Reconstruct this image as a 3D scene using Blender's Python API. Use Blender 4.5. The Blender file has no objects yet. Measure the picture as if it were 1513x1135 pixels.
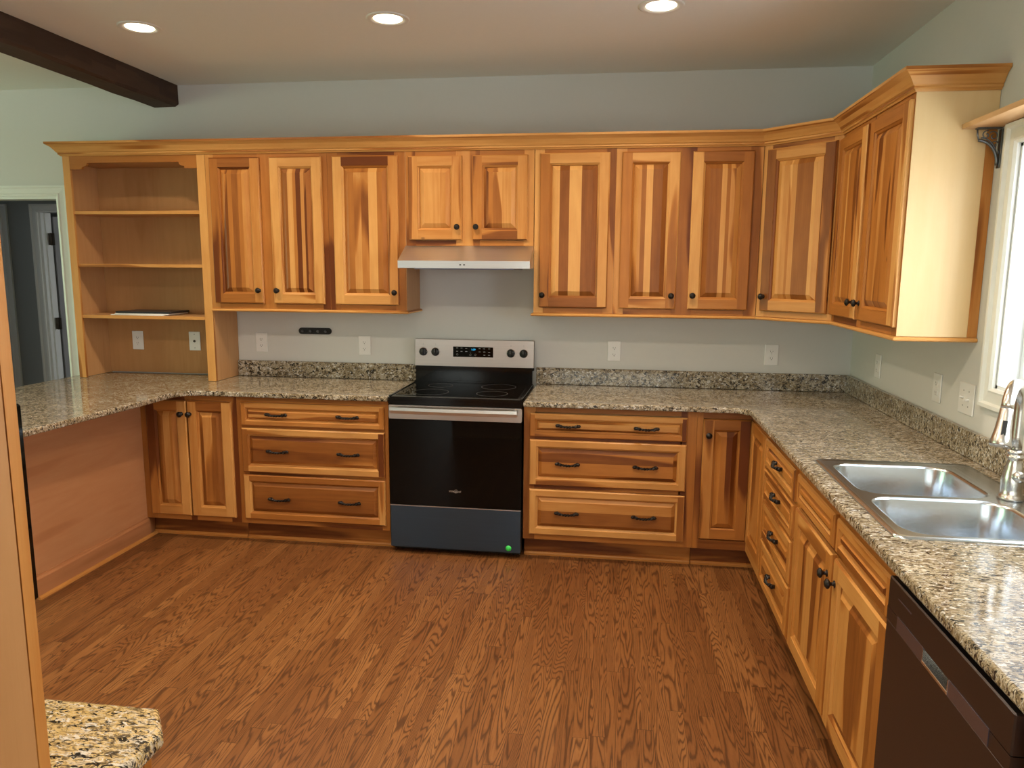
import bpy, bmesh, math, random
from mathutils import Vector, Matrix
PI = math.pi
C = bpy.context.scene.collection
SC = bpy.context.scene

# ------------------------------------------------------------------ camera
cam_data = bpy.data.cameras.new('camera'); cam = bpy.data.objects.new('camera', cam_data); C.objects.link(cam)
cam_data.sensor_width = 36; cam_data.lens = 36 * 1103.37 / 1513; cam_data.clip_start = .05
yaw, pitch, roll = .1367, -.1525, .0073
f = Vector((-math.sin(yaw) * math.cos(pitch), math.cos(yaw) * math.cos(pitch), math.sin(pitch)))
r0 = Vector((math.cos(yaw), math.sin(yaw), 0)); u0 = r0.cross(f)
rr = r0 * math.cos(roll) + u0 * math.sin(roll); uu = -r0 * math.sin(roll) + u0 * math.cos(roll)
M = Matrix((rr, uu, -f)).transposed().to_4x4(); M.translation = (1.2499, -4.6347, 1.6243)
cam.matrix_world = M
SC.camera = cam

# ------------------------------------------------------------------ world, daylight, exposure
SC.view_settings.view_transform = 'Standard'; SC.view_settings.look = 'None'
SC.view_settings.gamma = 1; SC.view_settings.use_curve_mapping = False
SC.view_settings.exposure = -1.35
w = bpy.data.worlds.new('daylight'); SC.world = w; w.use_nodes = True
bgn = w.node_tree.nodes['Background']; bgn.inputs[0].default_value = (.92, .97, 1, 1); bgn.inputs[1].default_value = 6.0


def area(name, loc, look, sx, sy, power, col):
    d = bpy.data.lights.new(name, 'AREA'); d.shape = 'RECTANGLE'; d.size = sx; d.size_y = sy; d.energy = power; d.color = col
    o = bpy.data.objects.new(name, d); C.objects.link(o); o.location = loc
    o.rotation_euler = (Vector(look) - Vector(loc)).to_track_quat('-Z', 'Y').to_euler()
    return o


XR, CEIL = 2.64, 2.764
area('sink_window_daylight', (XR + .3, -2.33, 1.66), (0, -2.33, 1.1), 1.3, .95, 105, (.84, .93, 1))
area('living_window_daylight', (-6.75, -2.6, 1.5), (0, -2.2, 2.9), 3.4, 1.7, 190, (.62, 1, .44))
area('rear_window_daylight', (.4, -8.7, 1.45), (.4, 0, 3.6), 4.6, 2.0, 150, (.90, 1, .86))
area('hall_daylight_fill', (-5.1, .66, 1.6), (-3, .66, 1.4), .8, 1.2, 3, (.72, .88, 1))  # added fill inside the closed hall to brighten the door casing; no window there

# ------------------------------------------------------------------ materials
MATS = {}


def nt(name):
    m = bpy.data.materials.new(name); m.use_nodes = True; MATS[name] = m
    t = m.node_tree; b = t.nodes['Principled BSDF']
    return m, t, b


def N(t, typ, **kw):
    n = t.nodes.new(typ)
    for k, v in kw.items(): setattr(n, k, v)
    return n


def L(t, a, b): t.links.new(a, b)


def math_(t, op, a, b=None, c=None, clamp=False):
    n = N(t, 'ShaderNodeMath', operation=op, use_clamp=clamp)
    for i, v in enumerate((a, b, c)):
        if v is None: continue
        if isinstance(v, (int, float)): n.inputs[i].default_value = v
        else: L(t, v, n.inputs[i])
    return n.outputs[0]


def ramp(t, fac, stops, interp='LINEAR'):
    n = N(t, 'ShaderNodeValToRGB'); n.color_ramp.interpolation = interp
    e = n.color_ramp.elements
    while len(e) < len(stops): e.new(.5)
    for el, (p, c) in zip(e, stops):
        el.position = p; el.color = (c[0], c[1], c[2], 1) if isinstance(c, tuple) else (c, c, c, 1)
    L(t, fac, n.inputs[0]); return n.outputs[0]


def noise(t, vec, scale, detail=3, rough=.5, dist=0, dim='3D'):
    n = N(t, 'ShaderNodeTexNoise', noise_dimensions=dim)
    n.inputs['Scale'].default_value = scale; n.inputs['Detail'].default_value = detail
    n.inputs['Roughness'].default_value = rough; n.inputs['Distortion'].default_value = dist
    L(t, vec, n.inputs['Vector']); return n.outputs['Fac']


def mapping(t, vec, scale=(1, 1, 1), loc=(0, 0, 0)):
    n = N(t, 'ShaderNodeMapping'); n.inputs['Scale'].default_value = scale; n.inputs['Location'].default_value = loc
    L(t, vec, n.inputs['Vector']); return n.outputs[0]


def mixc(t, fac, a, b, mode='MIX'):
    n = N(t, 'ShaderNodeMix', data_type='RGBA', blend_type=mode)
    for s, v in ((0, fac), (6, a), (7, b)):
        if isinstance(v, (int, float)): n.inputs[s].default_value = v
        elif isinstance(v, tuple): n.inputs[s].default_value = (*v, 1)
        else: L(t, v, n.inputs[s])
    return n.outputs[2]


def plain(name, col, rough=.5, metal=0, spec=.5, coat=0, emit=None, es=0, aniso=0, bump=0, bscale=200):
    m, t, b = nt(name)
    tc = N(t, 'ShaderNodeTexCoord')
    nz = noise(t, tc.outputs['Object'], 35, 3)
    L(t, mixc(t, math_(t, 'MULTIPLY', nz, .12), tuple(col), tuple(c * .8 for c in col)), b.inputs['Base Color'])
    L(t, math_(t, 'ADD', math_(t, 'MULTIPLY', nz, .06), rough - .03, clamp=True), b.inputs['Roughness'])
    b.inputs['Metallic'].default_value = metal
    b.inputs['Specular IOR Level'].default_value = spec; b.inputs['Coat Weight'].default_value = coat
    if emit:
        b.inputs['Emission Color'].default_value = (*emit, 1); b.inputs['Emission Strength'].default_value = es
    if bump:
        bn = N(t, 'ShaderNodeBump'); bn.inputs['Strength'].default_value = bump; bn.inputs['Distance'].default_value = .002
        L(t, noise(t, tc.outputs['Object'], bscale, 2), bn.inputs['Height']); L(t, bn.outputs[0], b.inputs['Normal'])
    return m


def brushed(name, col, rough, axis, amt=.12):
    m, t, b = nt(name)
    tc = N(t, 'ShaderNodeTexCoord')
    s = [260, 260, 260]; s['xyz'.index(axis)] = 3
    nz = noise(t, mapping(t, tc.outputs['Object'], tuple(s)), 1, 3)
    L(t, mixc(t, nz, tuple(c * (1 - amt) for c in col), tuple(min(1, c * (1 + amt)) for c in col)), b.inputs['Base Color'])
    L(t, math_(t, 'ADD', math_(t, 'MULTIPLY', nz, .14), rough - .07), b.inputs['Roughness'])
    b.inputs['Metallic'].default_value = 1
    bn = N(t, 'ShaderNodeBump'); bn.inputs['Strength'].default_value = .05; bn.inputs['Distance'].default_value = .001
    L(t, nz, bn.inputs['Height']); L(t, bn.outputs[0], b.inputs['Normal'])
    return m


def wood(name, light, mid, dark, streak=.5, knots=True, rough=.42, fine=.16, coat=.08):
    """UV: U metres across the grain, V metres along it; attribute 'wood': R tone, G seed"""
    m, t, b = nt(name)
    at = N(t, 'ShaderNodeAttribute', attribute_name='wood'); sp = N(t, 'ShaderNodeSeparateColor'); L(t, at.outputs['Color'], sp.inputs[0])
    tone, seed = sp.outputs[0], sp.outputs[1]
    uv = N(t, 'ShaderNodeUVMap'); su = N(t, 'ShaderNodeSeparateXYZ'); L(t, uv.outputs[0], su.inputs[0])
    cv = N(t, 'ShaderNodeCombineXYZ')
    L(t, su.outputs[0], cv.inputs[0]); L(t, su.outputs[1], cv.inputs[1]); L(t, math_(t, 'MULTIPLY', seed, 37.0), cv.inputs[2])
    vec = cv.outputs[0]
    # broad figure: rings stretched along the board
    big = noise(t, mapping(t, vec, (5, .55, 1)), 1, 2, .5, .3)
    rings = math_(t, 'FRACT', math_(t, 'MULTIPLY', noise(t, mapping(t, vec, (7, .5, 1)), 1, 1, .4, .15), 9))
    rings = math_(t, 'ABSOLUTE', math_(t, 'SUBTRACT', rings, .5))
    fin = noise(t, mapping(t, vec, (230, 5, 1)), 1, 3, .6)
    mot = noise(t, mapping(t, vec, (22, 6, 1)), 1, 3, .55)
    # heartwood streaks with a soft-sharp wandering edge
    hs = ramp(t, big, [(.57, 0.), (.60, 1.)])
    hs = math_(t, 'MULTIPLY', hs, streak)
    v = math_(t, 'ADD', tone, hs)
    v = math_(t, 'ADD', v, math_(t, 'MULTIPLY', math_(t, 'SUBTRACT', rings, .25), .15))
    v = math_(t, 'ADD', v, math_(t, 'MULTIPLY', math_(t, 'SUBTRACT', fin, .5), fine))
    v = math_(t, 'ADD', v, math_(t, 'MULTIPLY', math_(t, 'SUBTRACT', mot, .5), .22), clamp=True)
    col = ramp(t, v, [(0, light), (.45, mid), (1, dark)])
    if knots:
        vo = N(t, 'ShaderNodeTexVoronoi', feature='F1'); vo.inputs['Scale'].default_value = 1
        L(t, mapping(t, vec, (7, 3.6, 1)), vo.inputs['Vector'])
        wn = N(t, 'ShaderNodeSeparateColor'); L(t, vo.outputs['Color'], wn.inputs[0])
        pick = math_(t, 'GREATER_THAN', wn.outputs[0], .62)
        rad = math_(t, 'MULTIPLY', wn.outputs[1], .07)
        kk = math_(t, 'SUBTRACT', 1, math_(t, 'DIVIDE', vo.outputs['Distance'], math_(t, 'ADD', rad, .02)), clamp=True)
        kk = math_(t, 'MULTIPLY', kk, math_(t, 'MULTIPLY', pick, .95))
        col = mixc(t, math_(t, 'POWER', kk, .6), col, (.07, .022, .008))
    L(t, col, b.inputs['Base Color'])
    L(t, math_(t, 'ADD', math_(t, 'MULTIPLY', fin, .15), rough - .07), b.inputs['Roughness'])
    b.inputs['Coat Weight'].default_value = coat; b.inputs['Coat Roughness'].default_value = .25; b.inputs['Specular IOR Level'].default_value = .22
    bn = N(t, 'ShaderNodeBump'); bn.inputs['Strength'].default_value = .12; bn.inputs['Distance'].default_value = .001
    L(t, fin, bn.inputs['Height']); L(t, bn.outputs[0], b.inputs['Normal'])
    return m


def granite(name, warm, gold, dk=1.0):
    m, t, b = nt(name)
    tc = N(t, 'ShaderNodeTexCoord'); o = tc.outputs['Object']
    rt = N(t, 'ShaderNodeMapping'); rt.inputs['Rotation'].default_value = (.3, .2, .6); rt.inputs['Scale'].default_value = (1, 2.1, 1.3); L(t, o, rt.inputs['Vector']); o2 = rt.outputs[0]
    a = noise(t, o2, 38, 4, .62, 1.1); c = noise(t, o2, 52, 3, .62, 1.0); d = noise(t, o, 9, 2); e = noise(t, o2, 170, 2, .6)
    base = ramp(t, a, [(.36, (.035, .03, .026)), (.43, (.22, .165, .10)), (.50, warm), (.57, (.60, .53, .42)), (.68, (.20, .16, .11))])
    base = mixc(t, ramp(t, d, [(.40, 0.), (.6, .5)]), base, gold)
    blk = ramp(t, c, [(.41, 1.), (.45 if dk >= 1 else .43, 0.)])
    base = mixc(t, math_(t, 'MULTIPLY', blk, .97), base, (.010, .009, .010))
    wh = ramp(t, noise(t, mapping(t, o2, (1, 1, 1), (5, 3, 1)), 56, 3, .6, .8), [(.59, 0.), (.63, .9)])
    base = mixc(t, wh, base, (.72, .69, .64))
    base = mixc(t, ramp(t, e, [(.36, .7), (.44, 0.)]), base, (.06, .05, .04))
    L(t, base, b.inputs['Base Color'])
    b.inputs['Roughness'].default_value = .09; b.inputs['Specular IOR Level'].default_value = .5
    bn = N(t, 'ShaderNodeBump'); bn.inputs['Strength'].default_value = .02; bn.inputs['Distance'].default_value = .001
    L(t, e, bn.inputs['Height']); L(t, bn.outputs[0], b.inputs['Normal'])
    return m


def floor_mat():
    m, t, b = nt('oak_floorboards')
    tc = N(t, 'ShaderNodeTexCoord'); s = N(t, 'ShaderNodeSeparateXYZ'); L(t, tc.outputs['Object'], s.inputs[0])
    X, Y = s.outputs[0], s.outputs[1]
    W = .057
    ix = math_(t, 'FLOOR', math_(t, 'DIVIDE', X, W)); fx = math_(t, 'FRACT', math_(t, 'DIVIDE', X, W))
    wn = N(t, 'ShaderNodeTexWhiteNoise', noise_dimensions='1D'); L(t, ix, wn.inputs['W'])
    yy = math_(t, 'ADD', Y, math_(t, 'MULTIPLY', wn.outputs['Value'], 7.0))
    ln = math_(t, 'ADD', .55, math_(t, 'MULTIPLY', wn.outputs['Value'], .55))
    q = math_(t, 'DIVIDE', yy, ln); iy = math_(t, 'FLOOR', q); fy = math_(t, 'FRACT', q)
    cb = N(t, 'ShaderNodeCombineXYZ'); L(t, ix, cb.inputs[0]); L(t, iy, cb.inputs[1])
    w2 = N(t, 'ShaderNodeTexWhiteNoise', noise_dimensions='2D'); L(t, cb.outputs[0], w2.inputs['Vector'])
    sc = N(t, 'ShaderNodeSeparateColor'); L(t, w2.outputs['Color'], sc.inputs[0]); r1, r2, r3 = sc.outputs
    pv = N(t, 'ShaderNodeCombineXYZ')
    L(t, math_(t, 'ADD', X, math_(t, 'MULTIPLY', r1, 13)), pv.inputs[0]); L(t, math_(t, 'ADD', Y, math_(t, 'MULTIPLY', r2, 31)), pv.inputs[1]); L(t, math_(t, 'MULTIPLY', r3, 50), pv.inputs[2])
    p = pv.outputs[0]
    # cathedral grain: contour lines of a stretched field
    fld = noise(t, mapping(t, p, (11, .95, 1)), 1, 2, .4, .25)
    wob = noise(t, mapping(t, p, (60, 7, 1)), 1, 2)
    k = math_(t, 'MULTIPLY', math_(t, 'ADD', fld, math_(t, 'MULTIPLY', wob, .03)), math_(t, 'ADD', 20, math_(t, 'MULTIPLY', r1, 20)))
    ring = math_(t, 'FRACT', k)
    line = ramp(t, ring, [(0, 1.), (.14, .85), (.32, .12), (.75, .0), (.93, .5), (1, 1.)])
    pore = noise(t, mapping(t, p, (420, 14, 1)), 1, 2, .6)
    fine = noise(t, mapping(t, p, (90, 4, 1)), 1, 3, .6)
    base = ramp(t, math_(t, 'ADD', math_(t, 'MULTIPLY', r2, .5), math_(t, 'MULTIPLY', fine, .5)),
                [(.1, FL[0]), (.5, FL[1]), (.9, FL[2])])
    base = mixc(t, math_(t, 'MULTIPLY', ramp(t, noise(t, mapping(t, tc.outputs['Object'], (1.2, .8, 1)), 1, 2), [(.4, 0.), (.65, 1.)]), .3), base, (.17, .055, .022))
    base = mixc(t, math_(t, 'MULTIPLY', line, .80), base, (.058, .020, .007))
    base = mixc(t, math_(t, 'MULTIPLY', ramp(t, pore, [(.32, 1.), (.42, 0.)]), .35), base, (.045, .015, .006))
    gap = math_(t, 'MAXIMUM', ramp(t, fx, [(0, 1.), (.025, 0.), (.98, 0.), (1, 1.)]), math_(t, 'LESS_THAN', fy, .0028))
    base = mixc(t, math_(t, 'MULTIPLY', gap, .6), base, (.02, .008, .004))
    L(t, base, b.inputs['Base Color'])
    L(t, math_(t, 'ADD', math_(t, 'MULTIPLY', fine, .16), .30), b.inputs['Roughness'])
    b.inputs['Specular IOR Level'].default_value = .42
    bn = N(t, 'ShaderNodeBump'); bn.inputs['Strength'].default_value = .15; bn.inputs['Distance'].default_value = .001
    L(t, math_(t, 'SUBTRACT', 1, math_(t, 'ADD', math_(t, 'MULTIPLY', line, .4), gap)), bn.inputs['Height']); L(t, bn.outputs[0], b.inputs['Normal'])
    return m


FL = ((.17, .064, .018), (.25, .098, .028), (.34, .148, .047))
alder = wood('alder', (.68, .355, .110), (.42, .155, .030), (.135, .034, .006))
maple = wood('maple_plywood', (.66, .40, .19), (.52, .275, .115), (.36, .17, .06), streak=.12, knots=False, fine=.10, rough=.4)
palemaple = wood('pale_maple_panel', (.78, .57, .30), (.70, .46, .21), (.55, .32, .13), streak=.25, knots=False, fine=.10, rough=.38)
ply_red = wood('birch_panel', (.58, .30, .15), (.46, .20, .085), (.28, .10, .035), streak=.2, knots=False, fine=.10, rough=.4)
darkbeam = wood('dark_stained_timber', (.095, .055, .035), (.065, .037, .024), (.03, .017, .012), streak=.3, rough=.75, fine=.3, coat=0)
gran = granite('granite', (.37, .30, .19), (.22, .16, .085))
gran_y = granite('yellow_granite', (.66, .48, .20), (.52, .36, .13), .9)
fmat = floor_mat()
wallm = plain('wall_paint', (.67, .665, .635), .85, spec=.2, bump=.08)
ceilm = plain('ceiling_paint', (.84, .86, .82), .9, spec=.15, bump=.1)
trimm = plain('trim_paint', (.78, .79, .75), .4)
blackm = plain('bronze_black', (.022, .017, .015), .38, metal=.6)
steelh = brushed('brushed_steel', (.66, .67, .67), .36, 'x')
steelr = brushed('range_steel', (.58, .53, .485), .33, 'x')
bluefilm = brushed('film_covered_steel', (.085, .14, .215), .34, 'x', .08)
sinkst = brushed('sink_steel', (.64, .69, .74), .24, 'y', .06)
nickel = plain('brushed_nickel', (.70, .68, .65), .26, metal=1)
dwm = brushed('dark_steel', (.115, .108, .115), .36, 'y', .08)
dwband = brushed('grey_steel_band', (.27, .27, .36), .36, 'y', .06)
glassb = plain('black_glass', (.003, .003, .003), .04, spec=.22)
blackpl = plain('black_enamel', (.005, .005, .005), .12, spec=.35)
mattblk = plain('matt_black', (.008, .008, .008), .6)
platem = plain('white_plastic', (.82, .81, .79), .35)
slotm = plain('socket_slot', (.03, .03, .03), .6)
paper = plain('white_paper', (.85, .85, .84), .6)
darkfold = plain('dark_folder', (.02, .02, .025), .35)
greenm = plain('green_sticker', (.06, .75, .12), .5)
hallm = plain('hall_paint', (.30, .32, .31), .85)
halldoor = plain('hall_door_paint', (.24, .24, .24), .5)
hingem = plain('aged_hinge', (.12, .10, .08), .4, metal=.8)
pewter = plain('cast_pewter', (.16, .17, .19), .38, metal=.9)
lampm = plain('lamp_lens', (1, .95, .85), .4, emit=(1, .86, .62), es=22)
bluelit = plain('blue_display', (0, .2, .4), .4, emit=(.05, .55, 1.0), es=2.2)
printm = plain('grey_print', (.30, .30, .30), .5)
vinyl = plain('window_vinyl', (.80, .83, .84), .35)
gm, gt, gb = nt('window_glass')
gb.inputs['Base Color'].default_value = (1, 1, 1, 1); gb.inputs['Roughness'].default_value = 0
gb.inputs['Transmission Weight'].default_value = 1; gb.inputs['IOR'].default_value = 1.02

# ------------------------------------------------------------------ mesh helpers
RND = random.Random(7)


class MB:
    def __init__(s): s.v = []; s.f = []; s.a = []; s.mats = []; s.T = Matrix.Identity(4)

    def mi(s, m):
        if m not in s.mats: s.mats.append(m)
        return s.mats.index(m)

    def poly(s, pts, m, g=(0, 0, 1), tone=.4, seed=None, smooth=False):
        i = len(s.v); s.v += [s.T @ Vector(p) for p in pts]
        s.f.append(list(range(i, i + len(pts))))
        s.a.append((s.mi(m), (s.T.to_3x3() @ Vector(g)).normalized(), tone, RND.random() if seed is None else seed, smooth))

    def box(s, x0, x1, y0, y1, z0, z1, m, g='z', tone=.4, seed=None, ch=0):
        if seed is None: seed = RND.random()
        gv = {'x': (1, 0, 0), 'y': (0, 1, 0), 'z': (0, 0, 1)}[g] if isinstance(g, str) else g
        bm = bmesh.new()
        vs = [bm.verts.new((x, y, z)) for x in (x0, x1) for y in (y0, y1) for z in (z0, z1)]
        for q in ((0, 1, 3, 2), (4, 6, 7, 5), (0, 4, 5, 1), (2, 3, 7, 6), (0, 2, 6, 4), (1, 5, 7, 3)): bm.faces.new([vs[k] for k in q])
        if ch: bmesh.ops.bevel(bm, geom=bm.edges[:], offset=ch, segments=2 if ch > .003 else 1, affect='EDGES')
        s.add_bm(bm, m, gv, tone, seed)

    def add_bm(s, bm, m, g=(0, 0, 1), tone=.4, seed=0, smooth=False):
        bm.normal_update()
        for fc in bm.faces: s.poly([v.co.copy() for v in fc.verts], m, g, tone, seed, smooth)
        bm.free()

    def lathe(s, prof, m, origin=(0, 0, 0), axis='z', n=20, smooth=True):
        """prof: (radius, height) along the axis; axis 'z' or '-y' or '-x'"""
        o = Vector(origin)
        def P(r, h, a):
            c, q = r * math.cos(a), r * math.sin(a)
            if axis == 'z': return o + Vector((c, q, h))
            if axis == '-y': return o + Vector((c, -h, q))
            if axis == '-z': return o + Vector((c, -q, -h))
            return o + Vector((-h, -c, q))
        for i in range(len(prof) - 1):
            (r1, h1), (r2, h2) = prof[i], prof[i + 1]
            for k in range(n):
                a, b = 2 * PI * k / n, 2 * PI * (k + 1) / n
                q = [P(r1, h1, a), P(r1, h1, b), P(r2, h2, b), P(r2, h2, a)]
                if r1 < 1e-6: q = [q[0], q[2], q[3]]
                elif r2 < 1e-6: q = q[:3]
                s.poly(q, m, smooth=smooth, seed=0)

    def tube(s, pts, rads, m, n=10, twist=0, flat=1, cap=True, smooth=True):
        pts = [Vector(p) for p in pts]
        if not isinstance(rads, (list, tuple)): rads = [rads] * len(pts)
        rings = []; up = None
        for i, p in enumerate(pts):
            d = (pts[min(i + 1, len(pts) - 1)] - pts[max(i - 1, 0)]).normalized()
            if up is None:
                up = Vector((0, 0, 1)) if abs(d.z) < .9 else Vector((1, 0, 0))
            a = d.cross(up).normalized(); up = a.cross(d).normalized(); th = twist * i
            rings.append([p + rads[i] * (a * math.cos(2 * PI * k / n + th) + up * flat * math.sin(2 * PI * k / n + th)) for k in range(n)])
        for i in range(len(rings) - 1):
            for k in range(n):
                s.poly([rings[i][k], rings[i][(k + 1) % n], rings[i + 1][(k + 1) % n], rings[i + 1][k]], m, smooth=smooth, seed=0)
        if cap: s.poly(rings[0][::-1], m, seed=0); s.poly(rings[-1], m, seed=0)

    def sweep(s, prof, path, m, tone=.35, z0=0, ends=True):
        """prof: (out, z); path: (x, y); out is to the right of travel"""
        P = [Vector(p) for p in path]; offs = []
        for i in range(len(P)):
            ns = []
            for a, b in ((i - 1, i), (i, i + 1)):
                if a >= 0 and b < len(P):
                    d = (P[b] - P[a]).normalized(); ns.append(Vector((d.y, -d.x)))
            n = sum(ns, Vector((0, 0)));
            if len(ns) == 2: n = n / (1 + ns[0].dot(ns[1]))
            offs.append(n)
        R = [[Vector((p.x + o * n.x, p.y + o * n.y, z0 + z)) for o, z in prof] for p, n in zip(P, offs)]
        for i in range(len(P) - 1):
            g = (P[i + 1] - P[i]).normalized(); sd = RND.random()
            for k in range(len(prof) - 1):
                s.poly([R[i][k], R[i + 1][k], R[i + 1][k + 1], R[i][k + 1]], m, (g.x, g.y, 0), tone, sd)
        if ends:
            s.poly(R[0], m, (0, 0, 1), tone); s.poly(R[-1][::-1], m, (0, 0, 1), tone)

    def build(s, name, parent=None, loc=None, rotz=None):
        me = bpy.data.meshes.new(name)
        bm = bmesh.new()
        fin = [(fv, at) for fv, at in zip(s.f, s.a)]
        vs = [bm.verts.new(p) for p in s.v]
        ul = bm.loops.layers.uv.new('UVMap'); cl = bm.loops.layers.float_color.new('wood')
        for fv, (mi, g, tone, seed, sm) in fin:
            try: fc = bm.faces.new([vs[k] for k in fv])
            except ValueError: continue
            fc.material_index = mi; fc.smooth = sm
            fc.normal_update(); n = fc.normal
            gg = g
            if abs(n.dot(g)) > .9:
                gg = Vector((0, 0, 1)) if abs(n.z) < .9 else (Vector((1, 0, 0)) if abs(g.x) < .9 else Vector((0, 1, 0)))
            v_ = (gg - n * gg.dot(n)).normalized(); u_ = n.cross(v_)
            if abs(g.z) < .5 and abs(n.z) > .5: pass
            for lp in fc.loops:
                lp[ul].uv = (lp.vert.co.dot(u_) + seed * 11.3, lp.vert.co.dot(v_) + seed * 23.7)
                lp[cl] = (tone, seed, 0, 1)
        bmesh.ops.remove_doubles(bm, verts=bm.verts, dist=1e-6)
        bmesh.ops.recalc_face_normals(bm, faces=bm.faces)
        bm.to_mesh(me); bm.free()
        for m in s.mats: me.materials.append(m)
        o = bpy.data.objects.new(name, me); C.objects.link(o)
        if parent: o.parent = parent
        if loc: o.location = loc
        if rotz is not None: o.rotation_euler = (0, 0, rotz)
        return o


def thing(name, label, cat, loc=(0, 0, 0), rotz=0, group=None):
    o = bpy.data.objects.new(name, None); C.objects.link(o); o.empty_display_size = .1
    o.location = loc; o.rotation_euler = (0, 0, rotz); o['label'] = label; o['category'] = cat
    if group: o['group'] = group
    return o


def tag(o, label, cat, group=None):
    o['label'] = label; o['category'] = cat
    if group: o['group'] = group
    return o


def copy_thing(o, loc, label, group, rotz=None):
    r = o.copy(); C.objects.link(r); r.location = loc; r['label'] = label; r['group'] = group
    if rotz is not None: r.rotation_euler = (0, 0, rotz)
    for ch in list(o.children):
        c = ch.copy(); C.objects.link(c); c.parent = r
        for g in list(ch.children):
            d = g.copy(); C.objects.link(d); d.parent = c
    return r


def struct(mb, name, parent=None):
    o = mb.build(name, parent)
    if not parent: o['kind'] = 'structure'
    return o


# ------------------------------------------------------------------ raised panel fronts (doors and drawers)
def front(mb, x0, x1, z0, z1, fw=.056, tones=(.3, .3, .3, .3), staves=None, drawer=False, y=0, raised=True, sd=None):
    """front standing on plane y (towards -y); tones: left, right, top, bottom of the frame; staves: (width share, tone)"""
    m = alder; th = .019
    tl, tr, tt, tb = tones; sl, sr, st, sb = [RND.random() for _ in range(4)]
    Z, X = (0, 0, 1), (1, 0, 0)
    e = .006
    def ring(i, yy): return [Vector((x0 + i, yy, z0 + i)), Vector((x1 - i, yy, z0 + i)), Vector((x1 - i, yy, z1 - i)), Vector((x0 + i, yy, z1 - i))]
    def band(a, b):
        for k, (tn, s_, g) in enumerate(((tb, sb, X), (tr, sr, Z), (tt, st, X), (tl, sl, Z))):
            j = (k + 1) % 4; mb.poly([a[k], a[j], b[j], b[k]], m, g, tn, s_)
    r0, r1, r2 = ring(0, y), ring(0, y - th + e), ring(e, y - th)
    band(r0, r1); band(r1, r2); mb.poly(r0, m, Z, .5)
    fx0, fx1, fz0, fz1 = x0 + fw, x1 - fw, z0 + fw, z1 - fw
    yt = y - th
    a0, a1 = x0 + e, x1 - e; c0, c1 = z0 + e, z1 - e
    # stiles run full height, rails between them
    mb.poly([(a0, yt, c0), (fx0, yt, c0), (fx0, yt, c1), (a0, yt, c1)], m, Z, tl, sl)
    mb.poly([(fx1, yt, c0), (a1, yt, c0), (a1, yt, c1), (fx1, yt, c1)], m, Z, tr, sr)
    mb.poly([(fx0, yt, fz1), (fx1, yt, fz1), (fx1, yt, c1), (fx0, yt, c1)], m, X, tt, st)
    mb.poly([(fx0, yt, c0), (fx1, yt, c0), (fx1, yt, fz0), (fx0, yt, fz0)], m, X, tb, sb)
    k1 = .004; bw = .026 if not drawer else (.020 if z1 - z0 > .16 else .011)
    q0, q1, q2, q3 = ring(fw, yt), ring(fw + .0015, yt + .003), ring(fw + .010, yt + .009), ring(fw + .0125, yt + .0145)
    band(q0, q1); band(q1, q2); band(q2, q3)
    # panel: bevel up to a raised field made of staves
    if not staves: staves = [(1, sum(tones) / 4)]
    tot = sum(s_[0] for s_ in staves)
    pa = fw + .0125; pb = pa + bw; yb, yf = yt + .0145, yt + .001
    if drawer:
        lo, hi = z0, z1; cuts = [z0 + pb]
        for wd, tn in staves: cuts.append(cuts[-1] + (z1 - z0 - 2 * pb) * wd / tot)
        bt = (z0 + pa, z1 - pa); A, B = (x0 + pa, x0 + pb), (x1 - pa, x1 - pb)
        for i, (wd, tn) in enumerate(staves):
            s_ = RND.random(); za, zb = cuts[i], cuts[i + 1]
            mb.poly([(A[1], yf, za), (B[1], yf, za), (B[1], yf, zb), (A[1], yf, zb)], m, X, tn, s_)
            zA = bt[0] if i == 0 else za; zB = bt[1] if i == len(staves) - 1 else zb
            mb.poly([(A[0], yb, zA), (A[1], yf, za), (A[1], yf, zb), (A[0], yb, zB)], m, X, tn, s_)
            mb.poly([(B[0], yb, zA), (B[0], yb, zB), (B[1], yf, zb), (B[1], yf, za)], m, X, tn, s_)
            if i == 0: mb.poly([(A[0], yb, zA), (B[0], yb, zA), (B[1], yf, za), (A[1], yf, za)], m, X, tn, s_)
            if i == len(staves) - 1: mb.poly([(A[0], yb, zB), (A[1], yf, zb), (B[1], yf, zb), (B[0], yb, zB)], m, X, tn, s_)
    else:
        cuts = [x0 + pb]
        for wd, tn in staves: cuts.append(cuts[-1] + (x1 - x0 - 2 * pb) * wd / tot)
        bt = (x0 + pa, x1 - pa); A, B = (z0 + pa, z0 + pb), (z1 - pa, z1 - pb)
        for i, (wd, tn) in enumerate(staves):
            s_ = RND.random(); xa, xb = cuts[i], cuts[i + 1]
            mb.poly([(xa, yf, A[1]), (xb, yf, A[1]), (xb, yf, B[1]), (xa, yf, B[1])], m, Z, tn, s_)
            xA = bt[0] if i == 0 else xa; xB = bt[1] if i == len(staves) - 1 else xb
            mb.poly([(xA, yb, A[0]), (xB, yb, A[0]), (xb, yf, A[1]), (xa, yf, A[1])], m, Z, tn, s_)
            mb.poly([(xA, yb, B[0]), (xa, yf, B[1]), (xb, yf, B[1]), (xB, yb, B[0])], m, Z, tn, s_)
            if i == 0: mb.poly([(xA, yb, A[0]), (xa, yf, A[1]), (xa, yf, B[1]), (xA, yb, B[0])], m, Z, tn, s_)
            if i == len(staves) - 1: mb.poly([(xB, yb, A[0]), (xB, yb, B[0]), (xb, yf, B[1]), (xb, yf, A[1])], m, Z, tn, s_)


KNOB = [(0, 0), (.012, 0), (.012, .002), (.0065, .004), (.0055, .012), (.009, .015), (.0155, .019), (.017, .023), (.015, .027), (.011, .029), (.0105, .0305), (.006, .032), (0, .0325)]


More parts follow.
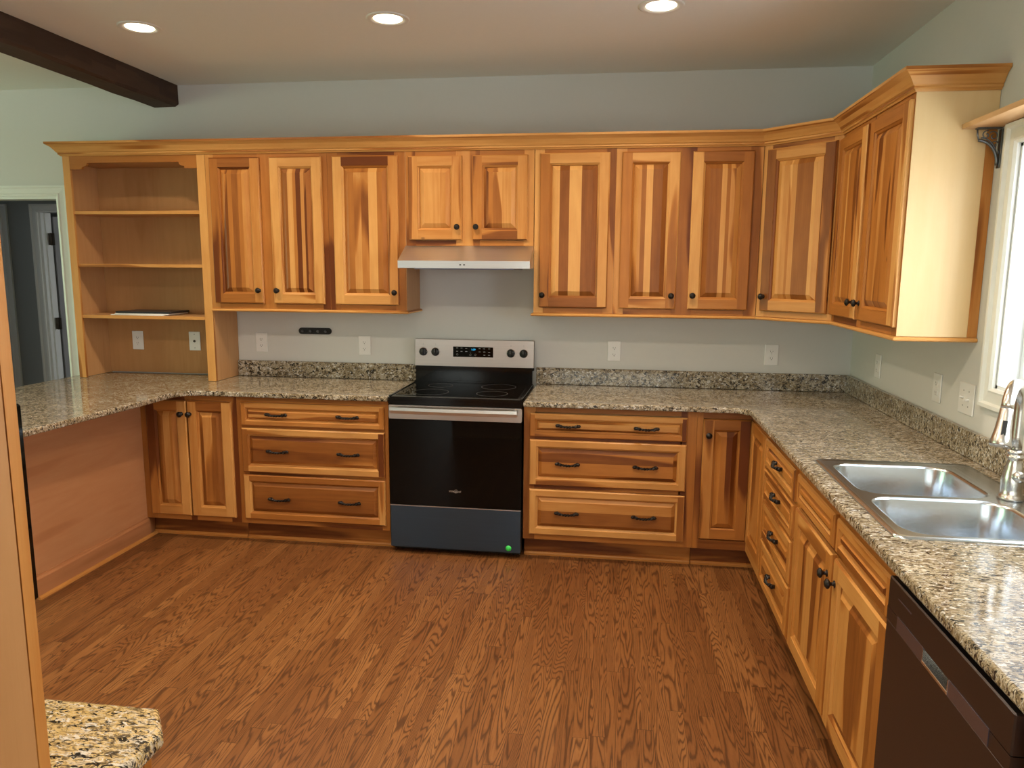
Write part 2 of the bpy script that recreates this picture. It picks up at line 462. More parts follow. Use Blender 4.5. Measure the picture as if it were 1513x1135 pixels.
def knob(parent, x, z, y=-.019):
    b = MB(); b.lathe(KNOB, blackm, (x, y, z), '-y', 20); return b.build('knob', parent)


def pull(parent, x, z, y=-.019):
    b = MB(); n = 26; pts = []; rd = []
    for i in range(n + 1):
        s = i / n * 2 - 1
        pts.append((x + s * .054, y - .006 - .019 * (1 - s ** 4) - .003 * math.cos(s * PI), z - .003 * (1 - s * s)))
        rd.append(.0066 + .0036 * math.exp(-((abs(s) - .75) / .14) ** 2) + .0012 * math.exp(-(s / .3) ** 2))
    b.tube(pts, rd, blackm, 4, twist=.42, smooth=False)
    for s in (-1, 1):
        b.lathe([(0, 0), (.009, 0), (.0085, .004), (.006, .012), (.0065, .016), (0, .018)], blackm, (x + s * .052, y, z), '-y', 12)
        b.tube([(x + s * .050, y - .008, z), (x + s * .062, y - .012, z + .001), (x + s * .067, y - .010, z + .003)], [.009, .0095, .006], blackm, 8)
    return b.build('pull_handle', parent)


def cabinet(name, label, loc, rotz, W, H, D, frame, fronts, z0=0, cat='cabinet', group=None, side_l=None, side_r=None, toe=0, ctop=None):
    """loc: left end of the face frame on the floor line; local -y is the front. frame: list of (x0,x1,z0,z1,grain,tone)"""
    t = thing(name, label, cat, (loc[0], loc[1], z0), rotz, group)
    b = MB(); b.box(.001, W - .001, .019, D, toe, ctop or H, maple, 'z', .5); b.build('carcass', t)
    b = MB()
    for x0, x1, a, c, g, tn in frame: b.box(x0, x1, 0, .019, a, c, alder, g, tn, ch=.0008)
    b.build('face_frame', t)
    if toe:
        b = MB(); b.box(.001, W - .001, .07, .088, 0, toe - .001, alder, 'x', .45, .31); b.build('toe_kick', t)
        b = MB(); b.sweep([(0, 0), (.012, 0), (.012, .012), (.008, .018), (0, .020)], [(.002, .07), (W - .002, .07)], alder, .4); b.build('toe_molding', t)
    if side_l is not None:
        b = MB(); b.box(0, .001, 0.0192, D, toe, H, side_l[0], 'z', side_l[1]); b.build('side_panel', t)
    if side_r is not None:
        b = MB(); b.box(W - .001, W + .003, 0.0005, D, toe, H, side_r[0], 'z', side_r[1]); b.build('side_panel', t)
    for fr in fronts:
        kind, x0, x1, a, c, tones, st, hw = fr[:8]
        b = MB(); front(b, x0, x1, a, c, fw=.056 if kind == 'door' else (.036 if c - a > .16 else .027), tones=tones, staves=st, drawer=kind != 'door')
        o = b.build('door' if kind == 'door' else 'drawer' if hw or kind == 'drawer' else 'false_front', t)
        for h in hw: (knob if kind == 'door' else pull)(o, *h)
    return t


def frm(W, z0, z1, stiles, tones, top=.04, bot=.04, tr=(.5, .5)):
    """stiles: list of (x0,x1); rails run between the outer ones"""
    out = [(a, b, z0, z1, 'z', tn) for (a, b), tn in zip(stiles, tones)]
    for (a0, a1), (b0, b1) in zip(stiles[:-1], stiles[1:]):
        out.append((a1, b0, z1 - top, z1, 'x', tr[0])); out.append((a1, b0, z0, z0 + bot, 'x', tr[1]))
    return out


# ------------------------------------------------------------------ room shell
XL, YB = -6.5, -8.4
b = MB(); b.box(XL - .1, XR + .1, YB - .1, 2.3, -.1, 0, fmat); struct(b, 'floor')
b = MB(); b.box(XL - .1, XR + .1, YB - .1, 2.3, CEIL, CEIL + .1, ceilm); struct(b, 'ceiling')
DX0, DX1, DZ = -3.36, -2.444, 2.083
b = MB(); b.box(DX1, XR + .1, 0, .12, 0, CEIL, wallm); b.box(XL - .1, DX0, 0, .12, 0, CEIL, wallm); b.box(DX0, DX1, 0, .12, DZ, CEIL, wallm); struct(b, 'wall_back')
WY0, WY1, WZ0, WZ1 = -2.95, -1.705, 1.205, 2.075
b = MB()
b.box(XR, XR + .12, WY1, 0, 0, CEIL, wallm); b.box(XR, XR + .12, YB, WY0, 0, CEIL, wallm)
b.box(XR, XR + .12, WY0, WY1, 0, WZ0, wallm); b.box(XR, XR + .12, WY0, WY1, WZ1, CEIL, wallm); struct(b, 'wall_right')
b = MB(); b.box(XL - .12, XL, -.9, 0, 0, CEIL, wallm); b.box(XL - .12, XL, YB, -4.3, 0, CEIL, wallm)
b.box(XL - .12, XL, -4.3, -.9, 0, .6, wallm); b.box(XL - .12, XL, -4.3, -.9, 2.3, CEIL, wallm); struct(b, 'wall_left')
b = MB(); b.box(XL, -1.9, YB - .12, YB, 0, CEIL, wallm); b.box(2.4, XR, YB - .12, YB, 0, CEIL, wallm)
b.box(-1.9, 2.4, YB - .12, YB, 2.35, CEIL, wallm); b.box(-1.9, 2.4, YB - .12, YB, 0, .3, wallm); struct(b, 'wall_front')

# doorway casing on the back wall
CP = [(0, 0), (0, .016), (.012, .020), (.020, .014), (.05, .010), (.058, .018), (.068, .018), (.068, 0)]
def casing(b, x0, x1, z1, y, m, left=True, right=True, z0=0):
    """picture-frame casing round an opening x0..x1 up to z1, standing proud of wall plane y towards -y"""
    pts = [(x0, z0), (x0, z1), (x1, z1), (x1, z0)]
    n = [(-1, 0), (-1, 1), (1, 1), (1, 0)]
    R = [[(p[0] + q[0] * o, y - h, p[1] + q[1] * o) for o, h in CP] for p, q in zip(pts, n)]
    for i in range(3):
        if (i == 0 and not left) or (i == 2 and not right): continue
        for k in range(len(CP) - 1): b.poly([R[i][k], R[i + 1][k], R[i + 1][k + 1], R[i][k + 1]], m)
    for k in (0, 3): b.poly(R[k], m)
b = MB(); casing(b, DX0, DX1, DZ, 0, trimm)
b.box(DX0 + .0, DX0 + .018, 0.001, .12, 0, DZ, trimm); b.box(DX1 - .018, DX1, 0.001, .12, 0, DZ, trimm); b.box(DX0 + .018, DX1 - .018, .001, .12, DZ - .018, DZ, trimm)
struct(b, 'door_1')
# hallway behind
b = MB(); b.box(-5.2, -3.6, 1.2, 1.3, 0, CEIL, hallm); b.box(-2.6, -1.4, 1.2, 1.3, 0, CEIL, hallm); b.box(-3.6, -2.6, 1.2, 1.3, 2.07, CEIL, hallm)
struct(b, 'wall_hall_end')
b = MB(); b.box(-1.5, -1.4, .12, 1.2, 0, CEIL, hallm); struct(b, 'wall_hall_right')
b = MB(); b.box(-5.3, -5.2, .12, 2.3, 0, CEIL, hallm); struct(b, 'wall_hall_left')
b = MB(); b.box(-5.2, -1.4, 2.2, 2.3, 0, CEIL, hallm); struct(b, 'wall_hall_back')
b = MB(); casing(b, -3.60, -2.62, 2.07, 1.2, trimm)
b.box(-3.60, -3.58, 1.2, 1.3, 0, 2.07, trimm); b.box(-3.58, -3.566, 1.235, 1.3, 0, 2.07, trimm); struct(b, 'door_2')
b = MB(); casing(b, -4.75, -3.955, 2.07, 1.2, trimm); b.box(-4.75, -3.955, 1.205, 1.24, 0, 2.07, halldoor); struct(b, 'door_3')
# the open hall door with its hinges
t = thing('hall_door', 'dark grey hallway door standing ajar, two hinges visible through the doorway', 'door', (-3.545, 1.30, 0), 0)
b = MB(); b.T = Matrix.Rotation(math.radians(62), 4, 'Z'); b.box(.0, .76, 0, .035, .01, 2.04, halldoor)
b.box(.10, .34, -.004, 0.001, .25, .95, halldoor, ch=.002); b.box(.42, .66, -.004, .001, .25, .95, halldoor, ch=.002); b.box(.10, .34, -.004, .001, 1.1, 1.9, halldoor, ch=.002); b.box(.42, .66, -.004, .001, 1.1, 1.9, halldoor, ch=.002); b.build('door_slab', t)
for z in (1.85, 1.13, .3):
    b = MB(); b.box(-.022, .036, -.046, -.043, z - .05, z + .05, hingem); b.tube([(.006, -.049, z - .052), (.006, -.049, z + .052)], .006, hingem, 8); b.build('hinge', t)

# right window
b = MB()
def wcasing(b, y0, y1, z0, z1):
    pts = [(y1, z0), (y1, z1), (y0, z1), (y0, z0)]; n = [(1, -1), (1, 1), (-1, 1), (-1, -1)]
    P2 = [(0, -.002), (0, .012), (.010, .020), (.018, .016), (.055, .012), (.062, .024), (.075, .024), (.075, 0)]
    R = [[(XR - h, p[0] + q[0] * o, p[1] + q[1] * o) for o, h in P2] for p, q in zip(pts, n)]
    for i in range(4):
        j = (i + 1) % 4
        for k in range(len(P2) - 1): b.poly([R[i][k], R[j][k], R[j][k + 1], R[i][k + 1]], trimm)
wcasing(b, WY0, WY1, WZ0, WZ1)
win = struct(b, 'window_1')
b = MB()
for y0, y1, z0, z1 in ((WY1 - .012, WY1, WZ0, WZ1), (WY0, WY0 + .012, WZ0, WZ1), (WY0, WY1, WZ0, WZ0 + .012), (WY0, WY1, WZ1 - .012, WZ1)): b.box(XR + .001, XR + .12, y0, y1, z0, z1, vinyl)
b.build('window_frame', win)
for k, (y0, y1) in enumerate(((-2.33, WY1 - .012), (WY0 + .012, -2.33))):
    b = MB(); x = XR + .07
    for a, c, d, e in ((y0, y0 + .024, WZ0 + .012, WZ1 - .012), (y1 - .024, y1, WZ0 + .012, WZ1 - .012), (y0 + .024, y1 - .024, WZ0 + .012, WZ0 + .05), (y0 + .024, y1 - .024, WZ1 - .05, WZ1 - .012)): b.box(x, x + .04, a, c, d, e, vinyl, ch=.003)
    s_ = b.build('window_sash', win)
    b = MB(); b.box(x + .018, x + .022, y0 + .024, y1 - .024, WZ0 + .05, WZ1 - .05, gm); b.build('window_pane', s_)
# windows of the living side, out of view: simple frames
b = MB()
for a, c, d, e in ((-4.3, -.9, .6, .66), (-4.3, -.9, 2.24, 2.3), (-4.3, -4.24, .66, 2.24), (-.96, -.9, .66, 2.24), (-2.63, -2.57, .66, 2.24)): b.box(XL - .09, XL - .03, a, c, d, e, trimm)
struct(b, 'window_2')
b = MB()
for a, c, d, e in ((-1.9, 2.4, .3, .36), (-1.9, 2.4, 2.29, 2.35), (-1.9, -1.84, .36, 2.29), (2.34, 2.4, .36, 2.29), (.22, .28, .36, 2.29)): b.box(a, c, YB - .09, YB - .03, d, e, trimm)
struct(b, 'window_3')

# ------------------------------------------------------------------ ceiling beam and recessed lights
t_b = MB(); n = 26; R_ = random.Random(3)
x0b, x1b, zb = -1.74, -1.545, CEIL - .130
for i in range(n):
    pass
bm = bmesh.new(); rings = []
for i in range(n + 1):
    y = -5.2 + (5.2 - .001) * i / n
    j = lambda a: R_.uniform(-a, a)
    rings.append([bm.verts.new(p) for p in ((x0b + j(.004), y, CEIL - .0005), (x0b + j(.005), y, zb + .02 + j(.006)), (x0b + .03 + j(.006), y, zb + j(.004)), (x1b - .02 + j(.004), y, zb + j(.004)), (x1b + j(.003), y, zb + .012 + j(.004)), (x1b + j(.003), y, CEIL - .0005))])
for i in range(n):
    for k in range(5): bm.faces.new((rings[i][k], rings[i][k + 1], rings[i + 1][k + 1], rings[i + 1][k]))
bm.faces.new(rings[0]); bm.faces.new(rings[-1][::-1])
t_b.add_bm(bm, darkbeam, (0, 1, 0), .4, .3)
tag(t_b.build('ceiling_beam'), 'dark stained rough timber beam running along the ceiling to the back wall', 'beam')

LAMP_W = 34


def can(x, y, label, power=LAMP_W):
    t = thing('recessed_light', label, 'ceiling light', (x, y, CEIL), 0, 'recessed ceiling lights')
    b = MB(); b.lathe([(.100, 0), (.100, .003), (.094, .006), (.074, .004), (.066, -.004)][::1], trimm, (0, 0, 0), '-z', 40); b.build('trim_ring', t)
    b = MB(); b.lathe([(.066, .0005), (.062, .003), (0, .0035)], lampm, (0, 0, 0), '-z', 32); b.build('lamp_lens', t)
    d = bpy.data.lights.new('recessed_lamp', 'AREA'); d.shape = 'DISK'; d.size = .12; d.energy = power; d.color = (1, .83, .62); d.spread = math.radians(150)
    o = bpy.data.objects.new('recessed_lamp', d); C.objects.link(o); o.parent = t; o.location = (0, 0, -.012)
    return t


can(-1.06, -1.10, 'lit recessed ceiling light nearest the dark timber beam')
can(.17, -1.085, 'lit recessed ceiling light above the range, between the other two')
can(1.41, -1.115, 'lit recessed ceiling light farthest from the dark beam')
for k, (x, y) in enumerate(((-1.06, -2.8), (.17, -2.8), (1.41, -2.8), (.17, -4.6), (1.41, -4.6))):
    can(x, y, 'recessed ceiling light above the open kitchen floor, outside the picture')

# ------------------------------------------------------------------ bookcase
BX0, BX1, BF = -2.157, -1.218, -.300
t = thing('bookcase', 'open maple bookcase with three shelves standing on the left granite counter', 'bookcase', (0, 0, 0))
b = MB(); b.box(BX0, BX0 + .018, BF + .019, -.002, .916, 2.30, maple, 'z', .45); b.build('side_panel', t)
b = MB(); b.box(BX1 - .018, BX1, BF + .019, -.002, .916, 2.30, maple, 'z', .45); b.build('side_panel', t)
b = MB(); b.box(BX0 + .0185, BX1 - .0185, -.016, -.002, .920, 2.30, maple, 'z', .7); b.build('back_panel', t)
b = MB(); b.box(BX0, BX0 + .047, BF, BF + .0185, .916, 2.30, alder, 'z', .18, ch=.001); b.build('stile', t)
b = MB(); b.box(BX1 - .054, BX1, BF, BF + .0185, .916, 2.30, alder, 'z', .12, ch=.001); b.build('stile', t)
for z in (1.963, 1.639, 1.318):
    b = MB(); b.box(BX0 + .019, BX1 - .019, BF + .020, -.017, z - .018, z, maple, 'x', .35)
    b.box(BX0 + .047, BX1 - .054, BF + .006, BF + .0199, z - .020, z, alder, 'x', .2, ch=.001); b.build('shelf', t)
b = MB(); xa, xb = BX0 + .0475, BX1 - .0545
prof = [(xa, 2.30), (xb, 2.30), (xb, 2.213), (xb - .078, 2.213)]
for k in range(7): a = k / 6 * PI / 2; prof.append((xb - .078 - .012 * (1 - math.cos(a)) - .0, 2.213 + .016 * math.sin(a)))
for k in range(7): a = k / 6 * PI / 2; prof.append((xb - .092 - .024 * math.sin(a), 2.229 + .022 * (1 - math.cos(a)) + .0))
L_ = [(xa + xb - x, z) for x, z in prof[2:]][::-1]
prof = prof + L_
for yy in (BF + .001, BF + .018):
    b.poly([(x, yy, z) for x, z in prof], alder, (1, 0, 0), .55, .2)
for i in range(len(prof)):
    p, q = prof[i], prof[(i + 1) % len(prof)]
    b.poly([(p[0], BF + .001, p[1]), (q[0], BF + .001, q[1]), (q[0], BF + .018, q[1]), (p[0], BF + .018, p[1])], alder, (1, 0, 0), .5, .2)
b.build('valance', t)
b = MB(); b.box(BX0 + .019, BX1 - .019, BF + .020, -.017, 2.255, 2.272, maple, 'x', .5); b.build('top_panel', t)

# ------------------------------------------------------------------ upper cabinets
UF, UB, UT = -.300, 1.375, 2.30
UD = .297
H_ = UT - UB
def up(name, label, x0, x1, stiles, tones, fronts, zb=UB, side_l=None, side_r=None, bot=.03, top=.04, tr=(.55, .5)):
    W = x1 - x0
    return cabinet(name, label, (x0, UF), 0, W, UT - zb, UD, frm(W, 0, UT - zb, [(a - x0, c - x0) for a, c in stiles], tones, top, bot, tr),
                   [(k, a - x0, c - x0, d - zb, e - zb, tn, st, [(hx - x0, hz - zb) for hx, hz in hw]) for k, a, c, d, e, tn, st, hw in fronts], z0=zb, side_l=side_l, side_r=side_r)
Z0d, Z1d = 1.408, 2.270
G1 = 'wall cabinets'
up('upper_cabinet', 'two door wall cabinet directly right of the bookcase', -1.217, -.452, [(-1.217, -1.165), (-.885, -.795), (-.50, -.452)], [.3, .45, .6],
   [('door', -1.187, -.870, Z0d, Z1d, (.6, .35, .75, .6), [(.14, .45), (.22, .5), (.3, .78), (.2, .5), (.14, .3)], [(-.897, 1.486)]),
    ('door', -.806, -.485, Z0d, Z1d, (.1, .12, .2, .2), [(.12, .75), (.24, .12), (.14, .45), (.22, .78), (.16, .3), (.1, .6)], [(-.780, 1.486)])])
up('upper_cabinet', 'single door wall cabinet just left of the range hood', -.4515, .018, [(-.4515, -.39), (-.045, .018)], [.6, .62],
   [('door', -.417, -.022, Z0d, Z1d, (.1, .35, .55, .15), [(.16, .55), (.2, .22), (.2, .4), (.24, .08), (.14, .55)], [(-.046, 1.482)])], side_r=(maple, .7))
up('upper_cabinet', 'short two door wall cabinet above the steel range hood', .0215, .7725, [(.0215, .08), (.32, .46), (.715, .7725)], [.4, .3, .25],
   [('door', .040, .356, 1.790, 2.264, (.25, .3, .3, .35), [(.4, .18), (.35, .25), (.25, .35)], [(.331, 1.863)]),
    ('door', .418, .737, 1.790, 2.264, (.45, .3, .35, .35), [(.2, .5), (.4, .15), (.4, .25)], [(.442, 1.863)])], zb=1.757, bot=.03)
up('upper_cabinet', 'single door wall cabinet just right of the range hood', .776, 1.232, [(.776, .83), (1.175, 1.232)], [.1, .35],
   [('door', .807, 1.198, Z0d, Z1d, (.55, .2, .2, .3), [(.09, .1), (.27, .8), (.34, .05), (.3, .8)], [(.827, 1.479)])], side_l=(maple, .3))
up('upper_cabinet', 'two door wall cabinet between hood side cabinet and angled corner cabinet', 1.2325, 2.024, [(1.2325, 1.29), (1.56, 1.67), (1.955, 2.024)], [.25, .65, .25],
   [('door', 1.264, 1.582, Z0d, Z1d, (.5, .12, .15, .2), [(.12, .3), (.20, .2), (.28, .1), (.40, .8)], [(1.555, 1.482)]),
    ('door', 1.649, 1.975, Z0d, Z1d, (.1, .6, .7, .4), [(.46, .72), (.2, .12), (.14, .6), (.2, .25)], [(1.672, 1.485)])])
# angled corner cabinet: pentagon plan
DA, DB = Vector((2.026, -.300)), Vector((2.345, -.618))
dl = (DB - DA).length; ang = math.atan2(DB.y - DA.y, DB.x - DA.x)
t = thing('corner_upper_cabinet', 'angled corner wall cabinet with a single door where the two runs meet', 'cabinet', (DA.x, DA.y, UB), ang)
inv = Matrix.Translation((DA.x, DA.y, 0)) @ Matrix.Rotation(ang, 4, 'Z'); inv.invert()
b = MB(); pl = [inv @ Vector((x, y, 0)) for x, y in ((2.028, -.285), (2.330, -.598), (2.636, -.598), (2.636, -.004), (2.028, -.004))]
for zz in (0, H_): b.poly([(p.x, p.y, zz) for p in pl], maple, (1, 0, 0), .5)
for i in range(5):
    p, q = pl[i], pl[(i + 1) % 5]; b.poly([(p.x, p.y, 0), (q.x, q.y, 0), (q.x, q.y, H_), (p.x, p.y, H_)], maple, (0, 0, 1), .5)
b.build('carcass', t)
b = MB()
for x0, x1, a, c, g, tn in frm(dl, 0, H_, [(0, .05), (dl - .05, dl)], [.2, .25], .04, .03, (.4, .3)): b.box(x0 + (.0005 if x0 == 0 else 0), x1 - (.0005 if x1 == dl else 0), 0, .0185, a, c, alder, g, tn)
b.build('face_frame', t)
b = MB(); front(b, .030, dl - .028, Z0d - UB, Z1d - UB, tones=(.8, .4, .2, .25), staves=[(.08, .2), (.16, .3), (.07, .0), (.14, .3), (.45, .72), (.10, .12)])
d_ = b.build('door', t); knob(d_, .052, 1.486 - UB)
# right wall uppers (front faces -x)
RF = 2.345
cabinet('upper_cabinet', 'two door wall cabinet on the right wall with a pale end panel beside the window', (RF, -.6185), -PI / 2, .9015, H_, .293,
        frm(.9015, 0, H_, [(0, .035), (.405, .47), (.85, .9015)], [.6, .5, .6], .04, .03, (.5, .5)),
        [('door', -.002, .408, Z0d - UB, Z1d - UB, (.5, .15, .45, .5), [(.14, .35), (.2, .5), (.1, .15), (.18, .6), (.2, .55), (.18, .4)], [(.377, 1.485 - UB)]),
         ('door', .453, .893, Z0d - UB, Z1d - UB, (.5, .1, .55, .5), [(.14, .4), (.2, .5), (.12, .3), (.2, .6), (.16, .5), (.18, .45)], [(.478, 1.485 - UB)])], z0=UB, side_r=(palemaple, .12))
b = MB(); b.box(RF + .258, XR - .0015, -1.5265, -1.5245, UB, 2.151, alder, 'z', .38); tag(b.build('scribe_strip'), 'narrow orange wood strip between the pale end panel and the window wall', 'trim strip')

# crown moulding and light rails
CR = [(.0005, 0), (.006, 0), (.010, .006), (.016, .010), (.016, .018), (.022, .022), (.028, .032), (.042, .050), (.056, .060), (.062, .064), (.066, .066), (.066, .078), (.0005, .078), (.0005, 0)]
b = MB(); b.sweep(CR, [(BX0, -.002), (BX0, BF), (DA.x, UF), (DB.x, DB.y), (RF, -1.523), (XR - .002, -1.523)], alder, .14, z0=2.292)
tag(b.build('crown_molding'), 'long wooden crown molding along the tops of all wall cabinets and bookcase', 'molding')
LR = [(0, 0), (.008, 0), (.015, .004), (.016, .010), (.010, .016), (0, .018), (-.05, .018), (-.05, 0), (0, 0)]
b = MB(); b.sweep(LR, [(-1.2165, UF), (.018, UF), (.021, -.004)], alder, .15, z0=1.356); tag(b.build('light_rail'), 'narrow wooden rail under the wall cabinets left of the hood', 'molding')
b = MB(); b.sweep(LR, [(.774, -.004), (.776, UF), (DA.x, UF), (DB.x, DB.y), (RF, -1.523), (XR - .002, -1.523)], alder, .15, z0=1.356)
tag(b.build('light_rail'), 'narrow wooden rail under the wall cabinets right of hood, ending at window', 'molding')

# ------------------------------------------------------------------ base cabinets
BY = -.615; TOE = .118; BT = .882
def base(name, label, x0, x1, stiles, tones, fronts, extra=(), side_l=None, side_r=None):
    W = x1 - x0; fr = frm(W, TOE, BT, [(a - x0, c - x0) for a, c in stiles], tones, .032, .035, (.6, .5)) + list(extra)
    return cabinet(name, label, (x0, BY), 0, W, BT, .600, fr, [(k, a - x0, c - x0, d, e, tn, st, [(hx - x0, hz) for hx, hz in hw]) for k, a, c, d, e, tn, st, hw in fronts], toe=TOE, side_l=side_l, side_r=side_r)
base('base_cabinet', 'two door base cabinet under the left counter beside the peninsula panel', -1.534, -.9215, [(-1.534, -1.46), (-1.245, -1.205), (-.985, -.9215)], [.6, .6, .6],
     [('door', -1.490, -1.232, .150, .850, (.5, .25, .5, .35), [(.2, .6), (.6, .3), (.2, .45)], [(-1.260, .771)]),
      ('door', -1.224, -.952, .150, .850, (.35, .2, .8, .3), [(.68, .28), (.32, .75)], [(-1.207, .771)])])
base('base_cabinet', 'three drawer base cabinet just left of the range', -.921, -.009, [(-.921, -.86), (-.055, -.009)], [.6, .5],
     [('drawer', -.892, -.030, .716, .850, (.45, .5, .3, .35), [(.5, .25), (.5, .35)], [(-.669, .786), (-.241, .786)]),
      ('drawer', -.892, -.030, .437, .700, (.7, .75, .15, .2), [(.5, .35), (.5, .72)], [(-.669, .568), (-.241, .568)]),
      ('drawer', -.892, -.030, .150, .421, (.15, .2, .6, .5), [(.5, .82), (.5, .76)], [(-.669, .281), (-.241, .281)])],
     extra=[(.06, .87, .700, .716, 'x', .6), (.06, .87, .421, .437, 'x', .5)])
base('base_cabinet', 'three drawer base cabinet just right of the range', .765, 1.70, [(.765, .83), (1.615, 1.70)], [.3, .5],
     [('drawer', .800, 1.649, .714, .844, (.55, .6, .25, .5), [(.5, .3), (.5, .22)], [(1.011, .781), (1.433, .781)]),
      ('drawer', .800, 1.649, .438, .696, (.25, .25, .3, .3), [(.55, .5), (.45, .42)], [(1.011, .566), (1.433, .566)]),
      ('drawer', .800, 1.649, .152, .414, (.2, .2, .25, .2), [(.58, .74), (.42, .35)], [(1.011, .284), (1.433, .284)])],
     extra=[(.06, .86, .696, .714, 'x', .6), (.06, .86, .414, .438, 'x', .5)])
# corner base cabinet with an L shaped pair of inset doors
RX = 1.984
t = thing('corner_base_cabinet', 'corner base cabinet with a hinged pair of narrow doors in the inside corner', 'cabinet', (1.7005, BY, 0))
b = MB(); b.box(.001, .93, .019, .600, TOE, BT, maple); b.box(.2995 + .005, .93, -.455, .019, TOE, BT, maple); b.build('carcass', t)
b = MB(); b.box(0, .030, 0, .0185, TOE, BT, alder, 'z', .5); b.box(.030, .2835, 0, .0185, .845, BT, alder, 'x', .75); b.box(.030, .2835, 0, .0185, TOE, .168, alder, 'x', .35)
x = RX - 1.7005
b.box(x, x + .0185, -.455, -.4, TOE, BT, alder, 'z', .3); b.box(x, x + .0185, -.4, .0, .845, BT, alder, 'y', .75); b.box(x, x + .0185, -.4, .0, TOE, .168, alder, 'y', .3); b.build('face_frame', t)
b = MB(); b.box(.001, x + .07, .07, .088, 0, TOE - .001, alder, 'x', .45, .31); b.box(x + .07, x + .088, -.455, .07, 0, TOE - .001, alder, 'y', .45, .31); b.build('toe_kick', t)
b = MB(); b.sweep([(0, 0), (.012, 0), (.012, .012), (.008, .018), (0, .020)], [(.002, .07), (x + .07, .07), (x + .07, -.453)], alder, .4); b.build('toe_molding', t)
b = MB(); front(b, .032, .281, .172, .842, tones=(.35, .6, .7, .5), staves=[(.5, .45), (.5, .5)], y=.012); d_ = b.build('door', t); knob(d_, .061, .755, -.007)
b = MB(); b.T = Matrix.Translation((x, 0, 0)) @ Matrix.Rotation(-PI / 2, 4, 'Z'); front(b, .016, .40, .172, .842, tones=(.35, .4, .5, .5), staves=[(.5, .3), (.5, .4)], y=.012); b.build('door', t)

def rbase(name, label, y0, y1, stiles, tones, fronts, extra=(), ctop=None):
    W = y0 - y1; fr = frm(W, TOE, BT, [(y0 - a, y0 - c) for a, c in stiles], tones, .032, .035, (.6, .5)) + list(extra)
    return cabinet(name, label, (RX, y0), -PI / 2, W, BT, .650, fr, [(k, y0 - a, y0 - c, d, e, tn, st, [(y0 - hx, hz) for hx, hz in hw]) for k, a, c, d, e, tn, st, hw in fronts], toe=TOE, ctop=ctop)
rbase('base_cabinet', 'four drawer base cabinet on the right run next to the corner', -1.0705, -1.690, [(-1.0705, -1.10), (-1.63, -1.690)], [.4, .5],
      [('drawer', -1.080, -1.655, .722, .852, (.4, .45, .3, .3), [(1, .4)], [(-1.388, .796)]),
       ('drawer', -1.080, -1.655, .570, .706, (.4, .4, .35, .3), [(1, .45)], [(-1.388, .652)]),
       ('drawer', -1.080, -1.655, .376, .554, (.45, .4, .3, .35), [(.5, .6), (.5, .45)], [(-1.388, .475)]),
       ('drawer', -1.080, -1.655, .150, .360, (.45, .4, .3, .35), [(.5, .7), (.5, .4)], [(-1.388, .272)])],
      extra=[(.03, .56, .706, .722, 'x', .5), (.03, .56, .554, .570, 'x', .5), (.03, .56, .360, .376, 'x', .5)])
rbase('sink_base_cabinet', 'sink base cabinet with two doors and two false fronts on the right run', -1.6905, -2.722, [(-1.6905, -1.73), (-2.185, -2.25), (-2.68, -2.722)], [.4, .5, .5],
      [('false', -1.705, -2.200, .738, .852, (.4, .5, .35, .3), [(1, .5)], []),
       ('false', -2.232, -2.712, .738, .852, (.4, .5, .35, .3), [(1, .45)], []),
       ('door', -1.705, -2.200, .150, .716, (.4, .45, .2, .3), [(.2, .4), (.15, .7), (.3, .3), (.35, .4)], [(-2.172, .640)]),
       ('door', -2.232, -2.712, .150, .716, (.3, .6, .2, .3), [(.3, .28), (.35, .35), (.35, .3)], [(-2.260, .640)])],
      extra=[(.03, 1.0, .716, .738, 'x', .5)], ctop=.70)
# base cabinet past the dishwasher
rbase('base_cabinet', 'wooden base cabinet on the near side of the dishwasher', -3.345, -4.2, [(-3.345, -3.39), (-4.15, -4.2)], [.6, .6],
      [('door', -3.36, -4.18, .150, .850, (.5, .5, .5, .5), [(1, .5)], [])])

# peninsula: panel, baseboard, quarter round (faces +x)
t = thing('peninsula_base', 'reddish wood panel with baseboard closing the underside of the left peninsula', 'cabinet', (-1.536, 0, 0))
b = MB(); b.box(-.58, -.002, -1.52, -.01, .0, .882, ply_red, 'y', .5); b.build('body', t)
b = MB(); b.box(-.0015, .004, -1.52, -.6155, .10, .882, ply_red, (0, 1, 0), .35); b.build('panel', t)
b = MB(); b.sweep([(0, 0), (.014, 0), (.014, .100), (.010, .108), (.006, .112), (.004, .120), (0, .120)], [(.0045, -1.52), (.0045, -.6165)][::-1][::-1], ply_red, .5)
b.build('baseboard', t)
b = MB(); b.sweep([(0, 0), (.012, 0), (.011, .008), (.006, .015), (0, .018)], [(.019, -1.52), (.019, -.56)], alder, .35); b.build('quarter_round', t)

